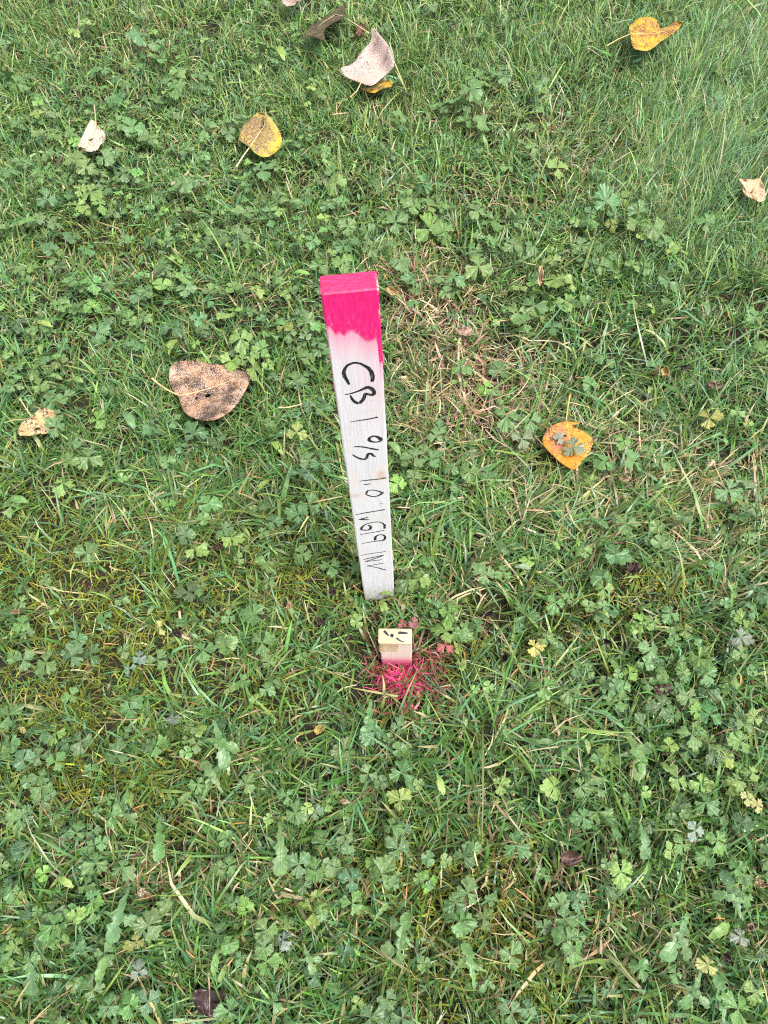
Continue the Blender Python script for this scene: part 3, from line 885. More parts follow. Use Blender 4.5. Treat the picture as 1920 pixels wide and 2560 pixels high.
WITHERED = [  # label, crop, centre, size(px of crop), colours
 ('dark purple withered leaf left of the white stake foot', ((0, 1280), 1.728), (1440, 342), 26, (.06, .035, .035)),
 ('brown withered buttercup leaf with pale tip below left of stake', ((0, 1280), 1.728), (1140, 440), 28, (.13, .075, .055)),
 ('straw-pink shrivelled leaf tip near the stake foot', ((0, 1280), 1.728), (1250, 402), 22, (.50, .32, .22)),
 ('blackish withered leaf low in grass, far left of peg', ((0, 1280), 1.728), (765, 525), 30, (.035, .022, .024)),
 ('dull brown withered leaf high left of the stake foot', ((0, 1280), 1.728), (945, 150), 30, (.10, .06, .04)),
 ('dark brown leaf shred beside brown withered leaf', ((0, 1280), 1.728), (1385, 475), 28, (.07, .04, .035)),
 ('chocolate withered leaf beside a toothed green rosette on the right', ((960, 1280), 1.728), (1075, 240), 42, (.085, .05, .045)),
 ('black-brown leaf in bare soil among right-hand buttercups', ((960, 1280), 1.728), (1205, 765), 48, (.09, .055, .042)),
 ('small black leaf curl in grass right of the peg', ((960, 1280), 1.728), (520, 632), 30, (.03, .02, .024)),
 ('narrow dark leaf curl above right of the peg', ((960, 1280), 1.728), (960, 560), 26, (.035, .02, .028)),
 ('dusky dead leaf beside pink spray, right of the stake foot', ((960, 1280), 1.728), (455, 440), 26, (.045, .028, .03)),
 ('mauve-brown dead leaf near the right edge above yellow leaf', ((960, 640), 1.728), (1430, 560), 36, (.24, .14, .11)),
 ('dark violet dead leaf above mauve-brown dead leaf', ((960, 640), 1.728), (1300, 480), 24, (.06, .035, .045)),
 ('creamy dried leaf tip in long grass at the right', ((960, 640), 1.728), (1410, 895), 28, (.58, .46, .32)),
 ('tan shrivelled leaf in flattened grass beneath the orange leaf', ((960, 640), 1.728), (1040, 962), 30, (.36, .27, .15)),
 ('pinkish sprayed leaf in dry grass right of the stake', ((960, 640), 1.728), (350, 325), 42, (.42, .27, .20)),
 ('yellowish-tan dry leaf tucked beside the pink stake top', ((960, 640), 1.728), (35, 150), 32, (.55, .36, .17)),
 ('orange-tan dead leaf in grass left of the dark violet leaf', ((960, 640), 1.728), (1215, 500), 34, (.50, .35, .13)),
 ('brown dead leaf scrap in moss near the bottom left', ((0, 1920), 1.728), (722, 715), 28, (.30, .19, .11)),
 ('cream and yellow withered leaf beside dry tan thatch', ((0, 1920), 1.728), (612, 535), 28, (.62, .50, .36)),
 ('salmon dead leaf scrap at the right edge low down', ((960, 1920), 1.728), (1590, 685), 32, (.42, .26, .20)),
 ('tan dead leaf at the right edge beside dandelion leaves', ((960, 1920), 1.728), (1635, 500), 34, (.40, .28, .17)),
 ('purple-black wilted leaf between right-hand dandelion leaves', ((960, 1920), 1.728), (1480, 820), 32, (.07, .045, .055)),
 ('yellow curled leaf end in grass below the peg', ((960, 1280), 1.728), (503, 735), 20, (.55, .42, .10)),
 ('straw-coloured leaf scrap at far left under moss', ((0, 1280), 1.728), (65, 430), 26, (.42, .30, .18)),
 ('pale yellow dead leaf at lower left beside dark gap', ((0, 1280), 1.728), (95, 940), 22, (.60, .48, .20)),
 ('yellow-tan dead leaf above the lower dandelion leaves', ((0, 1280), 1.728), (1380, 935), 38, (.50, .38, .13)),
 ('tan upright leaf sliver beside bright buttercup, bottom centre', ((0, 1920), 1.728), (1490, 145), 26, (.58, .42, .26)),
]
for lab, (og, s_), (cx, cy), sz, cc in WITHERED:
    an = random.uniform(0, 6.28)
    ol = []
    for k in range(11):
        t = 6.283 * k / 11
        r = sz * (.55 + .35 * math.cos(t) ** 2) * random.uniform(.78, 1.15)
        ol.append((cx + r * math.cos(t + an), cy + .8 * r * math.sin(t + an)))
    mrb = [(cx + sz * .8 * k * math.cos(an), cy + .8 * sz * .8 * k * math.sin(an)) for k in (-1, -.3, .4, 1)]
    fallen_leaf(lab, og, s_, ol, mrb, None, dict(A=cc, B=tuple(min(.8, x * 1.5) for x in cc), spot=tuple(x * .4 for x in cc), spot_amt=.2, mscale=120, sscale=500, rough=.4),
                z0=.016, cup=.010, wave=.005, cat='withered leaf', group='withered leaf scraps', stalk_r=.0006, stalk_col=tuple(x * .8 for x in cc))
LANDMARKS += [('pink-topped stake', 880, 860), ('white stake foot', 950, 1400), ('short wooden peg', 990, 1620)]

# ------------------------------------------------------------------ weed leaves
def buttercup_leaf_mesh(name, seed):
    """creeping buttercup: three leaflets, each cut into three toothed lobes, all joined at the centre"""
    r_ = random.Random(seed)
    V, T, L = [(0, 0, 0)], [], [(0, 0, 0)]
    for li, ang in enumerate((90, 90 + r_.uniform(104, 120), 90 - r_.uniform(104, 120))):
        a0 = math.radians(ang)
        size = 1.0 if li == 0 else r_.uniform(.66, 1.0)
        neck = r_.uniform(.0, .16)
        half = math.radians(r_.uniform(38, 58))
        n = 19
        foldk = r_.uniform(-.05, .42)
        droop = r_.uniform(-.10, .42)
        side = r_.uniform(-.25, .25)
        rows = []
        for ring in (.52, 1.0):
            row = []
            for i in range(n):
                t = -1 + 2 * i / (n - 1)
                cut = 1 - r_.uniform(.15, .42) * math.exp(-((abs(t) - .40) / .075) ** 2)
                env = (1.0 - .26 * abs(t) ** 2.2) * (1.08 if li == 0 and abs(t) < .4 else 1.0)
                tooth = (.085 if i % 2 else -.085) * r_.uniform(.5, 1.2)
                rad = (env * cut + tooth * (.6 + .4 * abs(t))) if ring == 1.0 else env * .55 * (1 - .08 * math.exp(-((abs(t) - .40) / .1) ** 2))
                phi = a0 + t * half * (1.0 if ring == 1.0 else .86)
                rr = (max(.1, rad) + neck) * size
                x, y = rr * math.cos(phi), rr * math.sin(phi)
                z = foldk * (abs(t) - .3) * rr + side * t * rr - droop * rr * rr + .05 * math.cos(t * 7.8) * rr + (.05 * r_.uniform(-1, 1) if ring == 1 else 0)
                row.append(len(V))
                V.append((x, y, z))
                L.append((rad, t, 0))
            rows.append(row)
        for i in range(n - 1):
            T.append((0, rows[0][i], rows[0][i + 1]))
            T.append((rows[0][i], rows[1][i], rows[1][i + 1]))
            T.append((rows[0][i], rows[1][i + 1], rows[0][i + 1]))
    return mesh_np(name, np.array(V) * .5, None, np.array(T), None, False, np.array(L))


def clover_leaf_mesh(name, seed):
    r_ = random.Random(seed)
    V, T, L = [(0, 0, 0)], [], [(0, 0, 0)]
    for li, ang in enumerate((90, 210, 330)):
        a0 = math.radians(ang + r_.uniform(-8, 8))
        n = 11
        up = r_.uniform(-.1, .25)
        rows = []
        for ring in (.5, 1.0):
            row = []
            for i in range(n):
                t = -1 + 2 * i / (n - 1)
                phi = t * math.radians(58)
                rad = (1.0 - .10 * math.exp(-(t / .15) ** 2)) * math.cos(phi * .85) ** .45 * ring
                x, y = rad * math.cos(a0 + phi * .85), rad * math.sin(a0 + phi * .85)
                row.append(len(V))
                V.append((x, y, up * rad * rad + .22 * abs(t) * rad))
                L.append((rad, t * .3, 0))
            rows.append(row)
        for i in range(n - 1):
            T += [(0, rows[0][i], rows[0][i + 1]), (rows[0][i], rows[1][i], rows[1][i + 1]), (rows[0][i], rows[1][i + 1], rows[0][i + 1])]
    return mesh_np(name, np.array(V) * .5, None, np.array(T), None, False, np.array(L))


def strap_leaf_mesh(name, seed, lobed):
    """dandelion leaf (lobed) or plain oval leaf, length 1 along +y from the base"""
    r_ = random.Random(seed)
    n = 30 if lobed else 12
    V, T, L = [], [], []
    bend = r_.uniform(-.18, .18)
    arch = r_.uniform(.12, .28)
    for i in range(n):
        s = i / (n - 1)
        if lobed:
            env = .022 + .115 * math.sin(min(1, s * 1.02) * math.pi * .80) ** 1.2 * (.35 + .95 * s) if s < .96 else .01
            lob = lambda q: (.34 + .80 * (1 - abs(2 * ((q % 1.0) ** .7) - 1)) ** .9) * r_.uniform(.75, 1.15)
            end = (1.0 - 2.2 * abs(s - .86)) if s > .78 else 0.0
            wl = env * (end + (1 - (end > 0)) * lob(s * 4.3 + r_.uniform(-.05, .05))) + .012
            wr = env * (end + (1 - (end > 0)) * lob(s * 4.3 + .3 + r_.uniform(-.05, .05))) + .012
        else:
            env = .20 * math.sin(math.pi * min(1, max(.04, s)) ** .85) ** .8
            wl = env * r_.uniform(.70, 1.05) + .01
            wr = env * r_.uniform(.70, 1.05) + .01
        cx = bend * s * s
        zc = arch * math.sin(s * math.pi * .85) - .10 * s * s
        lift = .25
        for q, (x, tt) in enumerate(((-wl, -1), (-wl * .5, -.5), (0, 0), (wr * .5, .5), (wr, 1))):
            V.append((cx + x, s, zc + abs(x) * lift + .012 * r_.uniform(-1, 1)))
            L.append((.75 if abs(tt) > .3 else .5, tt * .33, 0))
    for i in range(n - 1):
        for k in range(4):
            a = i * 5 + k
            T += [(a, a + 1, a + 6), (a, a + 6, a + 5)]
    return mesh_np(name, np.array(V), None, np.array(T), None, True, np.array(L))


BM = [buttercup_leaf_mesh('buttercup_leaf', 11 + k) for k in range(24)]
CM = [clover_leaf_mesh('clover_leaf', 31 + k) for k in range(4)]
DM = [strap_leaf_mesh('dandelion_leaf', 51 + k, True) for k in range(5)]
OM = [strap_leaf_mesh('oval_leaf', 71 + k, False) for k in range(4)]
WEED = mat_leaf('weed_leaf')
for me in BM + CM + DM + OM:
    me.materials.append(WEED)
STALK = mat_flat('weed_stalk', (.13, .17, .055), .5, .4)
stalk_meshes = []
for k in range(4):
    pts = [(0, 0, 0), (.03 * random.uniform(-1, 1), .10, -.35), (.05, .25, -.7), (.04, .42, -1.0)]
    v_, q_, t_ = tube(resample(pts, 6, False), np.linspace(.022, .030, 6), 5)
    me = mesh_np('stalk', v_, q_, t_)
    me.materials.append(STALK)
    stalk_meshes.append(me)

TONE = {  # albedo of the living leaf
    'g': ((.098, .190, .060), 'mid-green'), 'b': ((.150, .255, .060), 'bright green'), 'd': ((.060, .125, .042), 'dark green'),
    'y': ((.19, .25, .060), 'yellowing'), 'Y': ((.36, .35, .11), 'pale yellow'), 's': ((.18, .24, .16), 'silvery'), 'p': ((.26, .075, .085), 'pink-tinted'), 'u': ((.082, .168, .066), 'bluish green'),
}
# tile origin, then  x y size [kind tone]  in tile pixels (1.728 per photo pixel); kind: B buttercup, C clover, D dandelion, O oval leaf
TILES = [
 ((0, 0), '25 330 50;70 360 50;365 100 40 Bb;600 50 30;690 40 30;600 150 50;665 185 45;780 130 35;600 210 35;905 258 35;905 315 38;700 255 40;770 305 45;690 360 40;760 375 45;450 300 50;330 370 45;600 285 40;165 495 42 Bb;75 525 35;235 585 30;165 570 40;300 570 35;235 490 40 Bu;490 440 40;560 465 35;520 490 40 Bu;740 460 40;930 550 35;985 555 35;575 550 50;620 585 40;730 620 40;790 620 40 Bb;325 690 60;370 720 50;240 650 40;90 700 45;30 740 45 Bu;200 745 45;450 680 50;430 740 45;530 750 55;590 745 40;480 775 45;290 820 40;390 830 55 Bb;460 810 50;200 860 45;430 880 45 Bb;740 810 50;790 790 50 Bu;780 860 45;1090 690 40;1130 735 50;1180 700 40;1270 590 40;1330 570 40;1050 780 45;1370 650 40;1420 690 40;1450 790 55;1440 730 40;1200 870 45;1250 870 60;1320 850 60;1160 920 40;1070 920 55;930 1030 60 Bd;830 1060 40;740 960 40 Bb;640 1030 40;300 1000 35 Bu;240 970 35 Bu;210 1070 40;380 1075 35;60 960 50;115 960 40;130 920 35;880 960 40;1080 1060 35 Bb;1280 1030 50;1350 1040 45;1420 990 45;1480 1040 40;1500 980 45;1590 1000 45;1600 1070 50;1150 200 45;1170 240 40;1215 230 70 Ob;680 990 26 Os;500 385 40;860 350 35;150 390 30;1130 640 35'),
 ((960, 0), '200 30 50;355 65 35;540 90 45;370 130 30;430 135 35;735 105 30 By;875 185 40;1030 245 30 Bb;1090 260 30;480 300 40;530 265 35;520 330 50;390 335 45;375 385 55;300 430 60;410 385 40;430 440 45;80 500 50;440 530 60;130 310 30;40 310 35;680 375 35 Bu;660 480 30 Bb;865 375 25;650 525 20;1010 415 40;1440 440 50;1460 300 30;640 640 40;580 670 40;540 690 35;750 725 50 Bb;925 735 35 Bb;170 800 45;265 805 35;290 860 35 By;400 910 50;50 960 50;130 890 50;190 890 45;200 990 65 Bb;260 1000 50;480 950 60;560 950 50;960 870 60;1100 920 50;1090 970 60;1165 980 60;1160 830 35 Bb;1510 725 40 Bb;1220 1040 50 Bb;1280 1075 55 Bb;1625 570 30;480 1050 55;560 1060 60;640 1070 40;850 1060 60;1000 900 40;1390 960 50;660 770 60 Od;520 80 26 Os;1030 830 30 By'),
 ((0, 640), '350 110 35;400 115 35;700 125 52 Cb;800 100 35;800 145 35;600 160 50 Bu;520 215 35;330 190 40;390 205 40;260 210 45;1010 140 42 C;910 150 45 C;745 200 40 Bb;190 290 55 Oy;450 270 40;420 330 50;540 245 40;620 260 40;740 310 55 Bd;860 270 40;740 385 70 Ob;1040 355 60 Bb;1000 375 40 Bb;1095 480 60 Bb;1130 400 45 Bb;1045 450 45 Bb;1130 320 50;1170 340 50;1310 245 50;1320 290 50;1230 310 40;1380 300 40;1390 400 45;1330 440 50;240 425 40 By;180 400 60 Ob;60 440 40;140 490 45;230 520 60 O;330 525 45 Ob;170 560 45;270 610 45;230 640 40;560 700 80 O;660 745 50 Bu;840 765 60 Bd;240 740 50;310 810 50;380 870 60;300 890 45;260 970 40;70 1050 70 O;1200 820 80 Ob;1280 760 40 Bu;1400 660 45 Bu;1300 940 70 Bu;1140 985 55 Ob;900 1075 35 Bb;1330 1050 40;400 680 35;1190 90 50;1300 70 60 Ob;1380 40 50;1480 30 45;690 50 80 Od;860 425 26 By;1270 520 40 By'),
 ((960, 640), '70 20 60;210 100 50;300 90 45;410 45 60;730 20 50 Bb;740 100 70 Bb;810 120 50 Bb;690 160 60 Bb;580 240 50 Bb;600 300 32 Bb;650 215 60;730 290 40;930 40 60;1070 40 50;1230 110 50;1390 220 60 O;1600 270 40;1640 400 40;960 440 50;1150 470 30 C;1150 570 45 Oy;890 560 36 Bs;530 690 65;595 790 42 Bs;225 780 50;50 820 75 Ob;130 870 50;200 880 50;818 825 44 Bs;905 735 28 Bs;905 885 34 Bs;960 880 40;1080 890 60;1190 890 45;1405 700 46 BY;1525 670 45 Bb;1200 680 60 Od;370 930 60;1490 1010 60;1620 1010 60;60 975 40 Bs;440 560 36 Bp;330 490 36;500 470 36'),
 ((0, 1280), '100 310 50;90 390 50;40 430 40;525 380 55;110 520 65;330 550 45 Bu;200 650 65;100 640 50;310 625 35;390 620 55 Bd;800 100 50 Bu;845 165 25;965 75 60;1000 110 50 Bb;1180 40 50;1150 220 50;1310 190 40 Bb;810 340 30 Bb;450 460 45 Bu;650 420 50 O;990 450 45;1095 450 40;690 500 50 BY;960 560 40 Bb;1130 560 40 By;1300 610 45;1160 650 45;880 600 40;1540 475 45 Cb;1040 730 55;990 760 50 Bb;1150 765 45;800 460 35;600 630 50 Bs;680 640 50;310 795 45;560 850 60;750 890 50 Bs;850 1000 50;820 930 45;960 990 110 D;1480 1020 40 Bb;1600 900 110 D;1620 950 70 Bu;100 1070 70 Bu;170 1060 60;240 1080 60;500 1050 40;40 880 40 Bb;20 1000 40;190 940 60 Bd;350 990 60 Bd;1540 150 45 By;1540 240 50 Od;1290 20 40 By;1640 400 45 By;880 30 40 C;360 160 40'),
 ((960, 1280), '110 290 70 Bd;150 290 40 By;150 130 55;525 155 40 Bb;600 235 70 Os;440 270 50;1000 185 70;950 330 50 Bb;950 270 40 Bb;870 170 50;740 390 55;280 420 40 Bb;400 490 50 Bd;740 140 40 Ob;1050 45 30;1195 135 50 C;1290 20 50;1610 20 60;885 410 40 C;960 435 40 Ob;1100 480 60 Bb;1120 470 40 By;1240 440 50;1600 430 50;1620 350 60 Bd;610 450 40 By;650 580 55 BY;700 545 50;1240 515 34 C;1150 600 70;1260 560 50;1540 540 70 Bs;1545 610 50;1360 630 70 Bb;1020 670 70;960 740 40 C;1000 750 38 C;1200 700 50;1290 690 50;1390 700 60;1420 750 40;1320 800 60;800 770 60;450 755 40 Cb;690 760 30;1350 860 60 Bb;1030 800 40;1430 860 40;1200 840 80 Bd;355 905 36 Ob;530 940 50;880 1010 60 Ob;780 1040 50 O;1090 1040 110 D;1230 1010 50 By;1330 960 70;1400 1000 60;1540 990 80 Bb;1475 1060 50 Bb;1560 920 60;65 1025 45 C;60 930 60 Bu;10 350 44 Ob;265 575 50 Bp;320 590 50 By;265 520 36 Bp;310 515 40 Bp;350 520 26 Bp;130 480 44 Bp;980 1050 40 Bd;1430 1050 50 Bd;700 990 50 O'),
 ((0, 1920), '175 40 50;180 80 50;180 140 50;330 280 60 Bu;400 270 50 Bu;440 320 50;415 410 75;525 430 60;370 510 60;50 530 60;540 80 40;570 220 45;790 130 60 O;520 150 50;705 300 120 D;1160 220 34 Cb;1410 155 50 Bb;1360 190 50 Bu;1240 120 60;1210 350 130 D;1290 415 70;1310 510 60 Bu;1430 425 50 C;1520 480 80 Bu;1490 290 50;1500 340 45;1010 580 50;1060 600 60 Bb;1120 480 60;1150 700 70;1140 780 60;940 720 60 Bu;990 760 50;700 620 90 O;640 680 70;525 640 130 D;205 620 40 BY;230 680 35 By;330 640 45 Bb;260 740 60;70 770 50 Bb;450 800 60;590 750 60 By;600 880 50 Bs;430 880 100 Ob;400 960 70;640 1010 80 Bu;470 1030 60;230 1050 60;930 850 75 Ob;960 890 60 Ob;1220 745 60 Bs;1340 820 80 D;1360 900 60 Bu;1450 930 60;1490 800 60 Bu;1180 1010 50;1350 620 40;1600 1080 90 Bu;1640 620 60 D;920 30 130 D;1060 70 60;1650 460 40 By;280 490 60 Ob;90 360 50 Bu;130 870 110 Du'),
 ((960, 1920), '75 20 80;70 140 70 By;30 250 60;80 270 50 Bu;60 350 70 Bu;500 70 60 Bb;735 80 60 Bb;850 80 60;920 60 70 O;925 190 70;860 215 50;1060 150 50;1130 105 40 Cb;1270 50 80 Bb;1520 50 70 Bb;1590 20 50 Bb;1390 150 60;1570 130 50 BY;1440 310 60 Bb;1345 270 50 Bs;1290 330 60;1240 360 50 Bb;1390 380 50;1540 240 60 Bd;380 355 60;190 390 50 C;265 400 34 C;150 480 38 C;360 540 60;430 650 60;330 660 35;760 590 70;830 570 50 Bu;780 650 60;960 415 30 C;790 740 70;820 790 60;740 830 60 Bd;380 850 90 D;450 930 60 D;380 940 60 Od;550 1060 70;620 1040 60 Bu;80 1080 80 Bu;10 1000 60 Bu;170 845 40 C;70 720 110 D;1500 550 120 Du;1280 740 110 D;1450 700 80 Ob;1540 730 60 Bs;1400 850 70 BY;1350 970 110 D;1450 1000 130 Du;1530 1040 80;1640 800 60 Bs;1560 460 60 Bu;1120 310 90 D;150 70 40 Cb;240 70 60 Ob'),
]
DIRS = ['right of', 'upper right of', 'above', 'upper left of', 'left of', 'lower left of', 'below', 'lower right of']
ORD = ['nearest', 'second nearest', 'third nearest', 'fourth nearest', 'fifth nearest', 'sixth nearest', 'seventh nearest', 'eighth nearest', 'ninth nearest', 'tenth nearest', 'eleventh nearest', 'twelfth nearest', 'thirteenth nearest', 'fourteenth nearest', 'fifteenth nearest', 'sixteenth nearest', 'seventeenth nearest', 'eighteenth nearest', 'nineteenth nearest', 'twentieth nearest']
KINDN = {'B': ('buttercup_plant', 'buttercup', 'buttercup leaves in the lawn'), 'C': ('clover_plant', 'clover', 'clover leaves in the lawn'),
         'D': ('dandelion_plant', 'dandelion', 'dandelion leaves in the lawn'), 'O': ('broadleaf_weed', 'broadleaf weed', 'plain oval weed leaves')}
entries = []
for (ox, oy), txt in TILES:
    for e in txt.split(';'):
        w = e.split()
        code = w[3] if len(w) > 3 else 'B'
        kind = code[0]
        tone = code[1] if len(code) > 1 else 'g'
        entries.append((ox + float(w[0]) / 1.728, oy + float(w[1]) / 1.728, float(w[2]) / 1.728, kind, tone))

# the 300 buttercups that show largest are plants of their own; the smaller ones join the uncountable ground cover
_bs = sorted((e[2] for e in entries if e[3] == 'B'), reverse=True)
_lim = _bs[min(294, len(_bs) - 1)]
_kept, SMALL = [], []
_nb = 0
for e in entries:
    if e[3] == 'B':
        if e[2] > _lim or (e[2] == _lim and _nb < 295 - sum(b_ > _lim for b_ in _bs)):
            _nb += e[2] == _lim
        else:
            SMALL.append(e)
            continue
    _kept.append(e)
entries = _kept


def assign_labels():
    bins = {}
    for i, (px, py, sz, kind, tone) in enumerate(entries):
        ds = [(math.hypot(px - lx, py - ly), n_, lx, ly) for n_, lx, ly in LANDMARKS]
        d, n_, lx, ly = min(ds)
        an = math.degrees(math.atan2(-(py - ly), px - lx)) % 360
        bins.setdefault((KINDN[kind][1], TONE[tone][1], n_, DIRS[int((an + 22.5) // 45) % 8]), []).append((d, i))
    labs = {}
    for (kn, tn, lm, dr), lst in bins.items():
        lst.sort()
        for r, (d, i) in enumerate(lst):
            if len(lst) == 1:
                labs[i] = f'{tn} {kn}, the only such one {dr} the {lm}' if False else f'{tn} {kn} growing {dr} the {lm}'
            else:
                labs[i] = f'{tn} {kn}, {ORD[min(r, 19)]} {dr} the {lm}'
    return labs


LABS = assign_labels()
WEEDPOS = []


def jitter_tone(tone):
    c = np.array(TONE[tone][0])
    k = random.uniform(.82, 1.2)
    c = c * k * np.array([random.uniform(.85, 1.2), 1, random.uniform(.8, 1.25)])
    return (float(c[0]), float(c[1]), float(c[2]), 1)


def put_leaf(parent, base, me, pos, diam, yaw, tilt_az, tilt, colr, stalk=True):
    o = link('leaf', me, None, parent)
    M_ = Matrix.Rotation(tilt_az, 4, 'Z') @ Matrix.Rotation(tilt, 4, 'X') @ Matrix.Rotation(yaw - tilt_az, 4, 'Z')
    o.matrix_local = Matrix.Translation(Vector(pos - base)) @ M_ @ Matrix.Scale(diam, 4)
    o.color = colr
    if stalk:
        s = link('stalk', random.choice(stalk_meshes), None, o)
        # stalk hangs straight down in the world: undo the leaf's tilt
        hgt = max(.012, pos[2] - SOIL)
        s.matrix_local = Matrix.Scale(1 / diam, 4) @ M_.inverted() @ Matrix.Rotation(random.uniform(0, 6.28), 4, 'Z') @ Matrix.Scale(hgt, 4)
    return o


for i, (px, py, sz, kind, tone) in enumerate(entries):
    hz = random.uniform(.018, .038)
    if 900 < px < 1130 and 1480 < py < 1720:
        hz = random.uniform(.012, .022)
    if kind == 'D':
        hz = random.uniform(.022, .034)
    if math.hypot(px - 1440, py - 1125) < 70:
        hz = .034
    c = P(px, py, hz)
    dep = depth_at(c)
    sz *= random.uniform(.78, 1.15)
    if py > 1450 and kind == 'B':
        sz *= .85
    diam = sz * {'B': 1.95, 'C': 1.6, 'D': 1.8, 'O': 1.05}[kind] * dep / FPX
    base = np.array([c[0], c[1], SOIL])
    root = link(KINDN[kind][0], None, loc=tuple(base))
    tag(root, LABS[i], KINDN[kind][1], KINDN[kind][2])
    if kind == 'B':
        put_leaf(root, base, random.choice(BM), c, diam, random.uniform(0, 6.28), random.uniform(0, 6.28), abs(random.gauss(0, .5)), jitter_tone(tone))
        cap_poly(circle(c[0], c[1], diam * .40), hz - .005, SOFT)
        for _ in range(random.choice((0, 1, 1, 2) if py < 1450 else (0, 0, 1))):
            a = random.uniform(0, 6.28)
            d2 = diam * random.uniform(.55, .85)
            p2 = c + np.array([math.cos(a) * diam * .85, math.sin(a) * diam * .85, random.uniform(-.016, -.004)])
            put_leaf(root, base, random.choice(BM), p2, d2, random.uniform(0, 6.28), random.uniform(0, 6.28), random.uniform(.1, .6), jitter_tone(tone))
    elif kind == 'C':
        put_leaf(root, base, random.choice(CM), c, diam, random.uniform(0, 6.28), random.uniform(0, 6.28), random.uniform(.05, .4), jitter_tone(tone))
        cap_poly(circle(c[0], c[1], diam * .42), hz - .005, SOFT)
        if random.random() < .6:
            a = random.uniform(0, 6.28)
            put_leaf(root, base, random.choice(CM), c + np.array([math.cos(a) * diam, math.sin(a) * diam, -.006]), diam * .75, random.uniform(0, 6.28), random.uniform(0, 6.28), random.uniform(.1, .5), jitter_tone(tone))
    else:
        mm = DM if kind == 'D' else OM
        yaw = random.uniform(0, 6.28) if kind == 'O' else random.uniform(-.7, .7) + (3.14 if random.random() < .5 else 0)
        nl = 1 if kind == 'O' else random.choice((1, 2, 2))
        for q in range(nl):
            y2 = yaw + q * random.uniform(.7, 1.5)
            ln = diam * (1.25 if kind == 'O' else 1.05) * (1 if q == 0 else .75)
            off = np.array([math.sin(y2) * ln * .5, -math.cos(y2) * ln * .5, -.004])
            o = put_leaf(root, base, random.choice(mm), c + off, ln, y2, random.uniform(0, 6.28), random.uniform(0, .2), jitter_tone(tone), False)
            ax_ = np.array([-math.sin(y2), math.cos(y2)])
            nx_ = np.array([ax_[1], -ax_[0]])
            b0 = (c + off)[:2]
            wdt = ln * (.2 if kind == 'O' else .11)
            cap_poly([b0 + ax_ * ln * .1 - nx_ * wdt * .4, b0 + ax_ * ln * .6 - nx_ * wdt, b0 + ax_ * ln, b0 + ax_ * ln * .6 + nx_ * wdt, b0 + ax_ * ln * .1 + nx_ * wdt * .4], hz - .002, SOFT)
    WEEDPOS.append((c[0], c[1], diam))

# ------------------------------------------------------------------ grass
def lookup(arr, x, y):
    i = np.clip(((x - CX0) / CS).astype(int), 0, CNX - 1)
    j = np.clip(((y - CY0) / CS).astype(int), 0, CNY - 1)
    ok = (x > CX0) & (x < CX0 + CS * CNX) & (y > CY0) & (y < CY0 + CS * CNY)
    return np.where(ok, arr[j, i], 9.0)


def blades(x, y, az, el, L, W, bend, curl, cA, cB, segs=4, z0=SOIL, obey=None):
    n = len(x)
    if segs == 4:
        S, Wd = np.array([0, .3, .6, .85, 1]), np.array([.75, 1, .88, .5, 0])
    elif segs == 3:
        S, Wd = np.array([0, .4, .75, 1]), np.array([.8, 1, .65, 0])
    else:
        S, Wd = np.array([0, .55, 1]), np.array([.8, .9, 0])
    k = len(S)
    pos = np.zeros((n, k, 3))
    pos[:, 0, 0], pos[:, 0, 1], pos[:, 0, 2] = x, y, z0
    sides = np.zeros((n, k, 3))
    tw = rng.normal(0, .5, n)
    for i in range(k):
        sm = S[i] if i == 0 else (S[i] + S[i - 1]) / 2
        e = el - bend * sm
        a = az + curl * sm
        d = np.stack([np.cos(e) * np.cos(a), np.cos(e) * np.sin(a), np.sin(e)], 1)
        if i:
            pos[:, i] = pos[:, i - 1] + d * (L * (S[i] - S[i - 1]))[:, None]
        s0 = np.stack([-np.sin(a), np.cos(a), np.zeros(n)], 1)
        nn = np.cross(d, s0)
        t2 = tw * (.6 + .6 * S[i])
        sides[:, i] = s0 * np.cos(t2)[:, None] + nn * np.sin(t2)[:, None]
    zmin = SOIL + .002 + rng.random(n)[:, None] * .010
    pos[:, 1:, 2] = np.maximum(pos[:, 1:, 2], zmin)
    # pressed under leaves lying on the lawn
    cz = lookup(CAP, pos[:, :, 0], pos[:, :, 1]) - rng.random((n, 1)) * .006
    pos[:, :, 2] = np.minimum(pos[:, :, 2], cz)
    sz = lookup(SOFT, pos[:, :, 0], pos[:, :, 1]) - rng.random((n, 1)) * .006
    soft = (rng.random(n) < (.66 if obey is None else obey))[:, None]
    pos[:, :, 2] = np.where(soft, np.minimum(pos[:, :, 2], sz), pos[:, :, 2])
    V = np.zeros((n, 2 * k - 1, 3))
    C = np.zeros((n, 2 * k - 1, 3))
    for i in range(k - 1):
        w = (W * Wd[i] * .5)[:, None]
        V[:, 2 * i] = pos[:, i] - sides[:, i] * w
        V[:, 2 * i + 1] = pos[:, i] + sides[:, i] * w
        cc = cA + (cB - cA) * S[i]
        C[:, 2 * i] = cc
        C[:, 2 * i + 1] = cc
    V[:, -1] = pos[:, -1]
    C[:, -1] = cB
    off = (np.arange(n) * (2 * k - 1))[:, None]
    Q = np.concatenate([np.stack([off[:, 0] + 2 * i, off[:, 0] + 2 * i + 1, off[:, 0] + 2 * i + 3, off[:, 0] + 2 * i + 2], 1) for i in range(k - 2)])
    T = np.concatenate([off + 2 * (k - 2), off + 2 * (k - 2) + 1, off + 2 * k - 2], 1)
    return V.reshape(-1, 3), Q, T, C.reshape(-1, 3)


